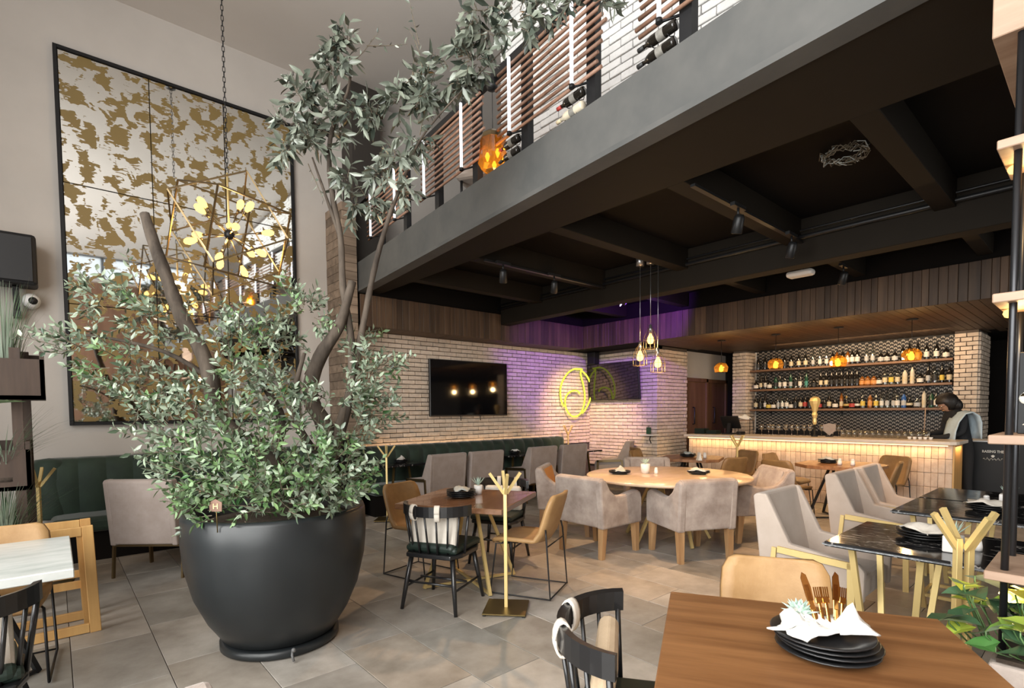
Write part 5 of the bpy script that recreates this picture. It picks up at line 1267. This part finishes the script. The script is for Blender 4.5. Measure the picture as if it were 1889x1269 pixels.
# local frame of the person: +Y the way they face (toward the register), feet at the origin
PERS = thing('person', 'bartender in black with a pale blue towel over the shoulder, head bowed over a glass', 'person', (10.09, 1.52, 0), R(38))
PERS.scale = (1.05, 1.05, 1.0)
V = [(0, -.06, .93), (0, -.04, 1.10), (0, .0, 1.27), (0, .05, 1.40), (0, .085, 1.46),
     (.17, .03, 1.375), (.21, .06, 1.13), (.15, .27, 1.10), (.08, .36, 1.11),
     (-.17, .03, 1.375), (-.22, .07, 1.13), (-.13, .27, 1.06), (-.05, .36, 1.07),
     (.095, -.06, .86), (.10, -.02, .48), (.10, -.05, .09), (.10, .09, .04),
     (-.095, -.07, .86), (-.10, -.08, .48), (-.10, -.10, .09), (-.10, .04, .04)]
E = [(0, 1), (1, 2), (2, 3), (3, 4), (3, 5), (5, 6), (6, 7), (7, 8), (3, 9), (9, 10), (10, 11), (11, 12), (0, 13), (13, 14), (14, 15), (15, 16), (0, 17), (17, 18), (18, 19), (19, 20)]
RA = [(.155, .11), (.14, .105), (.165, .115), (.12, .09), .055, .065, .047, .036, .028, .065, .047, .036, .028, .092, .062, .045, .04, .092, .062, .045, .04]
skinfig('body', V, E, RA, 'black_cloth', PERS)
HD = Vector((0, .145, 1.545))
b = bm_new(); ball(b, (0, 0, 0), .10, 20, 14, (.78, .92, 1.15))
for v in b.verts:
    if v.co.z < -.02 and v.co.y > 0: v.co.y *= .94; v.co.x *= .86
ball(b, (0, .088, -.012), .016, 8, 6, (.8, 1.2, 1.3))
for s in (-1, 1): ball(b, (s * .078, -.005, -.01), .022, 8, 6, (.35, .8, 1.2))
hd = obj('head', b, 'skin', PERS, HD, (R(-32), 0, 0))
for s in (-1, 1):
    b = bm_new(); ball(b, (s * .03, .083, .012), .010, 8, 6); obj('eye', b, 'label_white', hd)
    b = bm_new(); tube(b, [(s * .03 + .024 * math.cos(a * PI / 6), .098, .012 + .018 * math.sin(a * PI / 6)) for a in range(13)], .0025, 4); tube(b, [(s * .054, .097, .014), (s * .08, .0, .012)], .0025, 4); obj('spectacles', b, 'black_frame', hd)
b = bm_new(); tube(b, [(-.022, .080, -.058), (0, .085, -.056), (.022, .080, -.058)], .005, 6); obj('mouth', b, 'warm_lit_and_lips', hd)
b = bm_new(); ball(b, (0, -.03, .03), .135, 20, 14, (.92, 1.0, 1.02))
for v in b.verts:
    if v.co.y > .05 and v.co.z < .055: v.co.y = .05 + (v.co.y - .05) * .05; v.co.z = max(v.co.z, .045) if v.co.y > .05 else v.co.z
ball(b, (0, -.085, -.05), .10, 16, 12, (1.1, .85, 1.15)); obj('hair', b, 'hair', hd)
def hand(p, d, side, name):
    p = Vector(p); d = Vector(d).normalized(); x = Vector((side, 0, 0)); V = [p, p + d * .05]; E = [(0, 1)]; RA = [(.026, .018), (.030, .016)]
    for k in range(4):
        bs = p + d * .055 + x * (.018 * (k - 1.5)) ; L = (.055, .065, .06, .045)[k]; i0 = len(V)
        V += [bs, bs + d * L * .5 + Vector((0, 0, -.006)), bs + d * L * .75 + Vector((0, 0, -.03))]; E += [(1, i0), (i0, i0 + 1), (i0 + 1, i0 + 2)]; RA += [.009, .008, .007]
    i0 = len(V); V += [p + d * .02 - x * .03, p + d * .05 - x * .045 + Vector((0, 0, -.012))]; E += [(0, i0), (i0, i0 + 1)]; RA += [.011, .008]
    return skinfig(name, V, E, RA, 'skin', PERS, 1)
hand((.075, .365, 1.11), (-.3, 1, -.05), 1, 'hand'); hand((-.045, .365, 1.075), (.3, 1, -.0), -1, 'hand')
b = bm_new(); grid = []
for i in range(9):
    u = i / 8; path = [(-.135, .215, 1.02), (-.145, .20, 1.15), (-.15, .165, 1.29), (-.145, .09, 1.43), (-.13, .0, 1.455), (-.125, -.085, 1.40), (-.13, -.12, 1.28), (-.13, -.13, 1.16), (-.13, -.135, 1.05)][i]
    grid.append([(path[0] * 1.12 + (j / 6 - .5) * .30 - .03, path[1] + .012 * math.sin(j * 1.7 + i), path[2] - .05 * abs(j / 6 - .5) * (1 if 2 < i < 6 else 0)) for j in range(7)])
sheet(b, grid, .012); tag(obj('towel', b, 'blue_cloth', None, (10.09, 1.52, 0), (0, 0, R(38))), 'pale blue towel draped over the bartender\'s shoulder', 'towel')
t = thing('drinking_glass', 'glass held by the bartender with a long pale stirrer in it', 'glass', (9.80, 1.86, 1.06)); b = bm_new(); lathe(b, [(0, 0), (.028, 0), (.034, .11), (.032, .11), (.026, .008), (0, .008)], 14); obj('cup', b, 'clear', t)
b = bm_new(); tube(b, [(0, 0, .01), (.01, -.01, .44)], .007, 6); obj('stirrer', b, 'shelf_wood', t)

# ---------------------------------------------------------------- near table setting
TT = .761; PX, PY = 1.745, .555
me = plate_mesh(.142)
for k in range(4):
    o = link('plate', me, None, (PX + (.0, .006, -.004, -.012)[k], PY + (0, -.004, .004, .010)[k], TT + k * .0155), (0, 0, k)); tag(o, 'black stoneware plate, %s of the stack on the reddish oak table' % ('lowest', 'second lowest', 'second highest', 'topmost')[k], 'plate', 'black plates on the oak table')
one('napkin', cloth_bm(21, .125, .055, .05), 'napkin_white', 'white linen napkin crumpled under the gold cutlery on the oak table', 'napkin', (PX - .02, PY + .02, TT + .067), R(-20), 'napkins on the oak table')
one('napkin', cloth_bm(8, .055, .05, .07), 'napkin_white', 'small folded white napkin beside the cutlery nearest the shelf rack', 'napkin', (PX + .055, PY - .05, TT + .068), R(40), 'napkins on the oak table')
one('napkin', cloth_bm(13, .05, .05, .09), 'napkin_white', 'rolled white napkin next to the succulent on the oak table', 'napkin', (PX - .045, PY + .06, TT + .068), R(10), 'napkins on the oak table')
t = thing('succulent', 'pale green rosette succulent resting on the near napkin', 'plant', (PX - .01, PY + .075, TT + .10)); succ_leaves(t, (0, 0, 0), 30, .062)
b = bm_new(); lathe(b, [(0, -.035), (.024, -.03), (.03, 0), (0, .008)], 12); obj('root_ball', b, 'soil', t)
for k, (dx, dy, kind, lean) in enumerate(((-.012, .012, 'knife', -.10), (.012, -.01, 'fork', .0), (.026, -.018, 'knife', .10), (.0, .0, 'fork', -.04), (.036, -.028, 'fork', .16))):
    b = bm_new()
    if kind == 'knife':
        t = thing('table_knife', 'gold table knife, %s standing in the napkin' % ('taller one' if k == 0 else 'shorter one'), 'knife', (PX + dx, PY + dy, TT + .052), R(-45), 'gold cutlery on the oak table', (R(-20), lean * 1.6, R(-45)))
        box(b, (0, 0, .10), (.016, .003, .10), None, .0014); prism(b, [(-.010, .10), (.009, .10), (.012, .14), (.008, .178), (-.002, .187), (-.010, .17)], -.0015, .0015, 'Y'); obj('blade', b, 'cutlery', t)
        b = bm_new(); box(b, (0, 0, .035), (.013, .007, .08), None, .003, 2); obj('handle', b, 'cutlery', t)
    else:
        t = thing('table_fork', 'gold table fork, %s in the standing cutlery bundle' % {1: 'middle one', 3: 'rear one', 4: 'outermost one'}[k], 'fork', (PX + dx, PY + dy, TT + .045), R(-45), 'gold cutlery on the oak table', (R(-20), lean * 1.4, R(-45)))
        box(b, (0, 0, .05), (.010, .006, .10), None, .002); obj('handle', b, 'cutlery', t)
        b = bm_new(); box(b, (0, 0, .108), (.022, .004, .02), None, .002)
        for q in range(4): box(b, (-.009 + q * .006, 0, .13), (.003, .003, .035))
        obj('tines', b, 'cutlery', t)

# ---------------------------------------------------------------- left corner: stone table, chairs, folding racks, tall plants
square_table('stone_table', 'pale marble-topped table at the room edge beside the wooden folding racks', (-.42, 3.80, 0), 0, .94, 'marble_white', 'black_metal')
SHELL('tan leather shell chair beyond the pale marble table', (-.28, 4.14, 0), R(176), 'tan shell chairs')
SPIN_L('black spindle chair with green cushion at the pale marble table, planter side', (-.36, 3.02, 0), R(6), 'black spindle chairs')
TUB('grey tub armchair whose top edge just shows in front of the giant planter', (.02, 1.62, 0), R(0), 'tub armchairs')
PLN = 'plates set out on the tables'
setting('the pale marble table', -.50, 3.86, TZ, 2, .12, .3)
for k, (y, lab) in enumerate(((4.60, 'wooden folding tray rack closest to the pale marble table'), (4.93, 'wooden folding tray rack standing behind the other one'))):
    t = thing('tray_rack', lab, 'rack', (-.13, y, 0), 0, 'wooden folding racks')
    w, h, ln = .30, .74, -.07
    P_ = lambda x, z: Vector((x - .03 * z, ln * (h - z) * .3 + .03, z))
    for x in (-w, w): b = bm_new(); bar(b, P_(x, .0), P_(x, h), .062, .03, .003, (0, 1, 0)); obj('upright', b, 'pine', t)
    for z in (.035, h - .035): b = bm_new(); bar(b, P_(-w + .032, z), P_(w - .032, z), .03, .062, .003); obj('rail', b, 'pine', t)
    b = bm_new(); bar(b, P_(-w + .032, .32) + Vector((0, .10, 0)), P_(w, .32) + Vector((0, .10, 0)), .03, .05); obj('cross_bar', b, 'pine', t)
    for x in (-w + .04, w - .04): b = bm_new(); bar(b, P_(x, h - .03), P_(x, .0) + Vector((0, .15, 0)), .035, .025); obj('rear_leg', b, 'pine', t)
# plant stand at the far edge
t = thing('plant_stand', 'tall wooden plant stand with box shelves at the room edge', 'stand', (-.46, 5.50, 0))
for x, z in ((.0, .30), (.06, .95), (.16, 1.62)):
    b = bm_new()
    for a, c in (((-.26, -.2, z), (.26, .2, z + .03)), ((-.26, -.2, z), (-.235, .2, z + .36)), ((.235, -.2, z), (.26, .2, z + .36)), ((-.26, -.2, z), (.26, -.175, z + .30)), ((-.26, .175, z), (.26, .2, z + .36))): boxmm(b, (a[0] + x, a[1], a[2]), (c[0] + x, c[1], c[2]))
    obj('plant_box', b, 'stand_wood', t)
for x, y in ((-.2, -.15), (.3, .15), (.26, -.16)): b = bm_new(); boxmm(b, (x - .03, y - .03, 0), (x + .03, y + .03, 2.0)); obj('post', b, 'stand_wood', t)
def grass(label, loc, n, L, spread, mat, seed, w=.006):
    rr_ = random.Random(seed); vs, fs = [], []
    for k in range(n):
        a = rr_.uniform(0, 6.28); s0 = Vector((math.cos(a), math.sin(a), 0)); p = s0 * rr_.uniform(0, .09); l = L * rr_.uniform(.55, 1.1); o_ = spread * rr_.uniform(.3, 1.1); sd = Vector((-s0.y, s0.x, 0)) * w
        i0 = len(vs)
        for q in range(5):
            u = q / 4; c = p + Vector((0, 0, l * (u - .25 * o_ * u * u * 1.4))) + s0 * (l * o_ * u * u); ww = (1 - u * .92); vs += [c + sd * ww, c - sd * ww]
        for q in range(4): fs.append((i0 + 2 * q, i0 + 2 * q + 1, i0 + 2 * q + 3, i0 + 2 * q + 2))
    t = thing('grass_plant', label, 'plant', loc); me = bpy.data.meshes.new('blade_tuft'); me.from_pydata(vs, [], fs); me.materials.append(MT[mat]); o = link('blade_tuft', me, t); o['kind'] = 'stuff'
    b = bm_new(); lathe(b, [(0, 0), (.09, 0), (.11, .0), (.11, -.03), (0, -.03)][::-1], 14); obj('soil', b, 'soil', t); return t
grass('upright grassy plant in the uppermost box of the wooden plant stand', (-.26, 5.45, 1.70), 130, .80, .30, 'grass', 1)
grass('wispy grass spilling from the middle box of the wooden plant stand', (-.28, 5.40, 1.05), 110, .62, 1.0, 'grass', 2, .004)
grass('dense dark grass in the lowest box of the wooden plant stand', (-.30, 5.36, .45), 220, .62, .55, 'grass', 3, .007)
t = thing('leafy_plant', 'bright green fern leaf poking out beside the plant stand box', 'plant', (-.36, 5.26, 1.58))
for k in range(5):
    a = -.5 + k * .5; c = Vector((0, 0, 0)); ld = Vector((math.cos(a), -math.sin(a) * .6 - .2, .15)).normalized(); me = bpy.data.meshes.new('leaf'); me.from_pydata(leaf_verts(c, ld, Vector((0, 0, 1)), .22, .04), [], LF); me.materials.append(MT['leaf_green']); link('leaf', me, t)
b = bm_new(); tube(b, [(0, 0, 0), (.0, .03, -.1)], .006, 6); obj('stem', b, 'twine', t)

# ---------------------------------------------------------------- tall shelf rack by the oak table
t = thing('shelf_rack', 'tall rack of pale wooden shelves on black poles, lamps under the shelves', 'shelf', (2.70, -.25, 0)); RK = t.location.copy()
for x, y in ((2.578, .245), (2.85, .25), (2.578, -.75), (2.85, -.75)):
    b = bm_new(); tube(b, [(x - RK.x, y - RK.y, .616 if x < 2.7 else 0), (x - RK.x, y - RK.y, 2.82)], .0115, 12); obj('pole', b, 'pole_metal', t)
for z, x1 in ((.91, 2.90), (1.40, 2.88), (1.90, 2.90), (2.43, 2.90)):
    b = bm_new(); boxmm(b, (2.52 - RK.x, -.85 - RK.y, z - .032), (x1 - RK.x, .295 - RK.y, z), .003); obj('shelf_board', b, 'shelf_wood', t)
b = bm_new(); boxmm(b, (2.55 - RK.x, -.85 - RK.y, 2.80), (3.25 - RK.x, .32 - RK.y, 2.99), .003); boxmm(b, (2.55 - RK.x, -.85 - RK.y, 2.992), (3.25 - RK.x, .32 - RK.y, 3.19), .003); obj('head_box', b, 'shelf_wood', t)
for z in (2.398, 1.868, .878):
    for k, y in enumerate((.272, .215, .12)):
        b = bm_new(); lathe(b, [(0, 0), (.012, -.006), (.016, -.018), (.010, -.03), (0, -.034)], 10); obj('bulb', b, 'bulb_soft', t, (2.72 - RK.x + (k % 2) * .03, y - RK.y, z))
    lamp('rack_glow', 'POINT', (2.72, .24, z - .06), 1.6, (1, .66, .30), .03)
t = thing('menu_box', 'black box with a white spade emblem standing on the shelf rack', 'box', (2.79, .075, 1.401))
b = bm_new(); boxmm(b, (-.09, -.16, 0), (.09, .16, .30), .002); obj('carton', b, 'black_frame', t)
b = bm_new()
for s in (-1, 1): lathe(b, [(0, 0), (.022, 0), (.022, .0015), (0, .0015)], 14, (0, 0, 0)); bmesh.ops.translate(b, vec=(s * .016, 0, 0), verts=b.verts[-56:])
prism(b, [(-.036, .008), (.036, .008), (.0, .055)], 0, .0015, 'Z'); prism(b, [(-.006, 0), (.006, 0), (.016, -.045), (-.016, -.045)], 0, .0015, 'Z'); obj('spade_emblem', b, 'label_white', t, (-.0915, .12, .13), (PI / 2, 0, -PI / 2))
b = bm_new(); tube(b, [(-.092, .145 - i * .009, .032 + .008 * math.sin(i * 2.1)) for i in range(14)], .003, 4); obj('script_line', b, 'label_white', t)
t = thing('trailing_plant', 'small trailing green plant hanging on the shelf rack between upper shelves', 'plant', (2.78, .10, 1.901))
b = bm_new(); lathe(b, [(0, 0), (.05, 0), (.06, .09), (.05, .09), (.045, .07), (0, .07)], 16); obj('pot', b, 'ceramic', t)
rr_ = random.Random(4)
for k in range(22):
    a = rr_.uniform(0, 6.28); c = Vector((.05 * math.cos(a), .05 * math.sin(a), .10 + rr_.uniform(0, .22))); ld = Vector((math.cos(a), math.sin(a), rr_.uniform(-.4, .5))).normalized()
    me = bpy.data.meshes.new('leaf'); me.from_pydata(leaf_verts(c, ld, Vector((0, 0, 1)), .07, .022), [], LF); me.materials.append(MT['leaf_green']); link('leaf', me, t)
b = bm_new(); tube(b, [(0, 0, .07), (.01, 0, .2), (0, .01, .32)], .004, 5); obj('stem', b, 'twine', t)
t = thing('plant_trough', 'low grey trough of variegated pothos beside the oak table', 'planter', (2.72, -.22, 0))
b = bm_new(); boxmm(b, (-.26, -.60, 0), (.10, .49, .60), .012, 2); obj('trough', b, 'grey_fabric' if False else 'tub_fabric', t)
b = bm_new(); boxmm(b, (-.24, -.58, .59), (.08, .47, .615)); obj('soil', b, 'soil', t)
rr_ = random.Random(9)
for k in range(110):
    x, y = rr_.uniform(-.27, .12), rr_.uniform(-.05, .62); a = rr_.uniform(0, 6.28); h = .63 + rr_.uniform(.02, .20); L = rr_.uniform(.085, .125)
    c = Vector((x, y, h)); ld = Vector((math.cos(a), math.sin(a), rr_.uniform(-.5, .3))).normalized(); up = (Vector((0, 0, 1)) + rdir(rr_) * .4)
    s = ld.cross(up).normalized(); n = s.cross(ld); W = L * .52
    pts = [c, c + s * W * .7 - ld * L * .06, c + ld * L * .3 + s * W + n * .012, c + ld * L * .7 + s * W * .55 + n * .006, c + ld * L - n * .01, c + ld * L * .7 - s * W * .55 + n * .006, c + ld * L * .3 - s * W + n * .012, c - s * W * .7 - ld * L * .06, c + ld * L * .35 - n * .008]
    me = bpy.data.meshes.new('leaf'); me.from_pydata(pts, [], [(8, i, i % 8 + 1 if i < 7 else 0) for i in range(8)]); me.materials.append(MT['leaf_pothos' if rr_.random() < .55 else 'leaf_dark'])
    lf = link('leaf', me, t)
    b = bm_new(); tube(b, [(x * .8, y * .9, .61), c - Vector((0, 0, .02)), c], .003, 4); obj('stalk', b, 'leaf_green', t)
# warm accent light: the hidden strip behind the banquette and the track spots
lamp('bench_strip', 'AREA', (5.35, 7.40, .90), 6, (1, .60, .28), 4.2, .03, (5.35, 7.41, 3))
lamp('corner_spot', 'SPOT', (6.9, 5.9, 3.1), 420, (1, .66, .30), .06, None, (8.5, 7.3, .9), 62, .9)
lamp('violet_wash', 'SPOT', (6.36, 4.60, 3.06), 240, (.30, .06, 1), .05, None, (7.8, 6.4, 3.45), 108, .35)
for i, (a, c, e) in enumerate((((3.95, 4.6, 3.0), (3.2, 3.6, .6), 60), ((4.78, 4.6, 3.0), (5.2, 3.4, .7), 90), ((4.4, 2.1, 3.0), (4.6, 2.8, .5), 70), ((5.5, 2.1, 3.0), (6.6, 2.4, .6), 90), ((7.1, 2.15, 3.0), (9.2, 2.6, .5), 80))):
    lamp('track_beam', 'SPOT', a, e * 4.0, (1, .60, .30), .05, None, c, 75, .9)
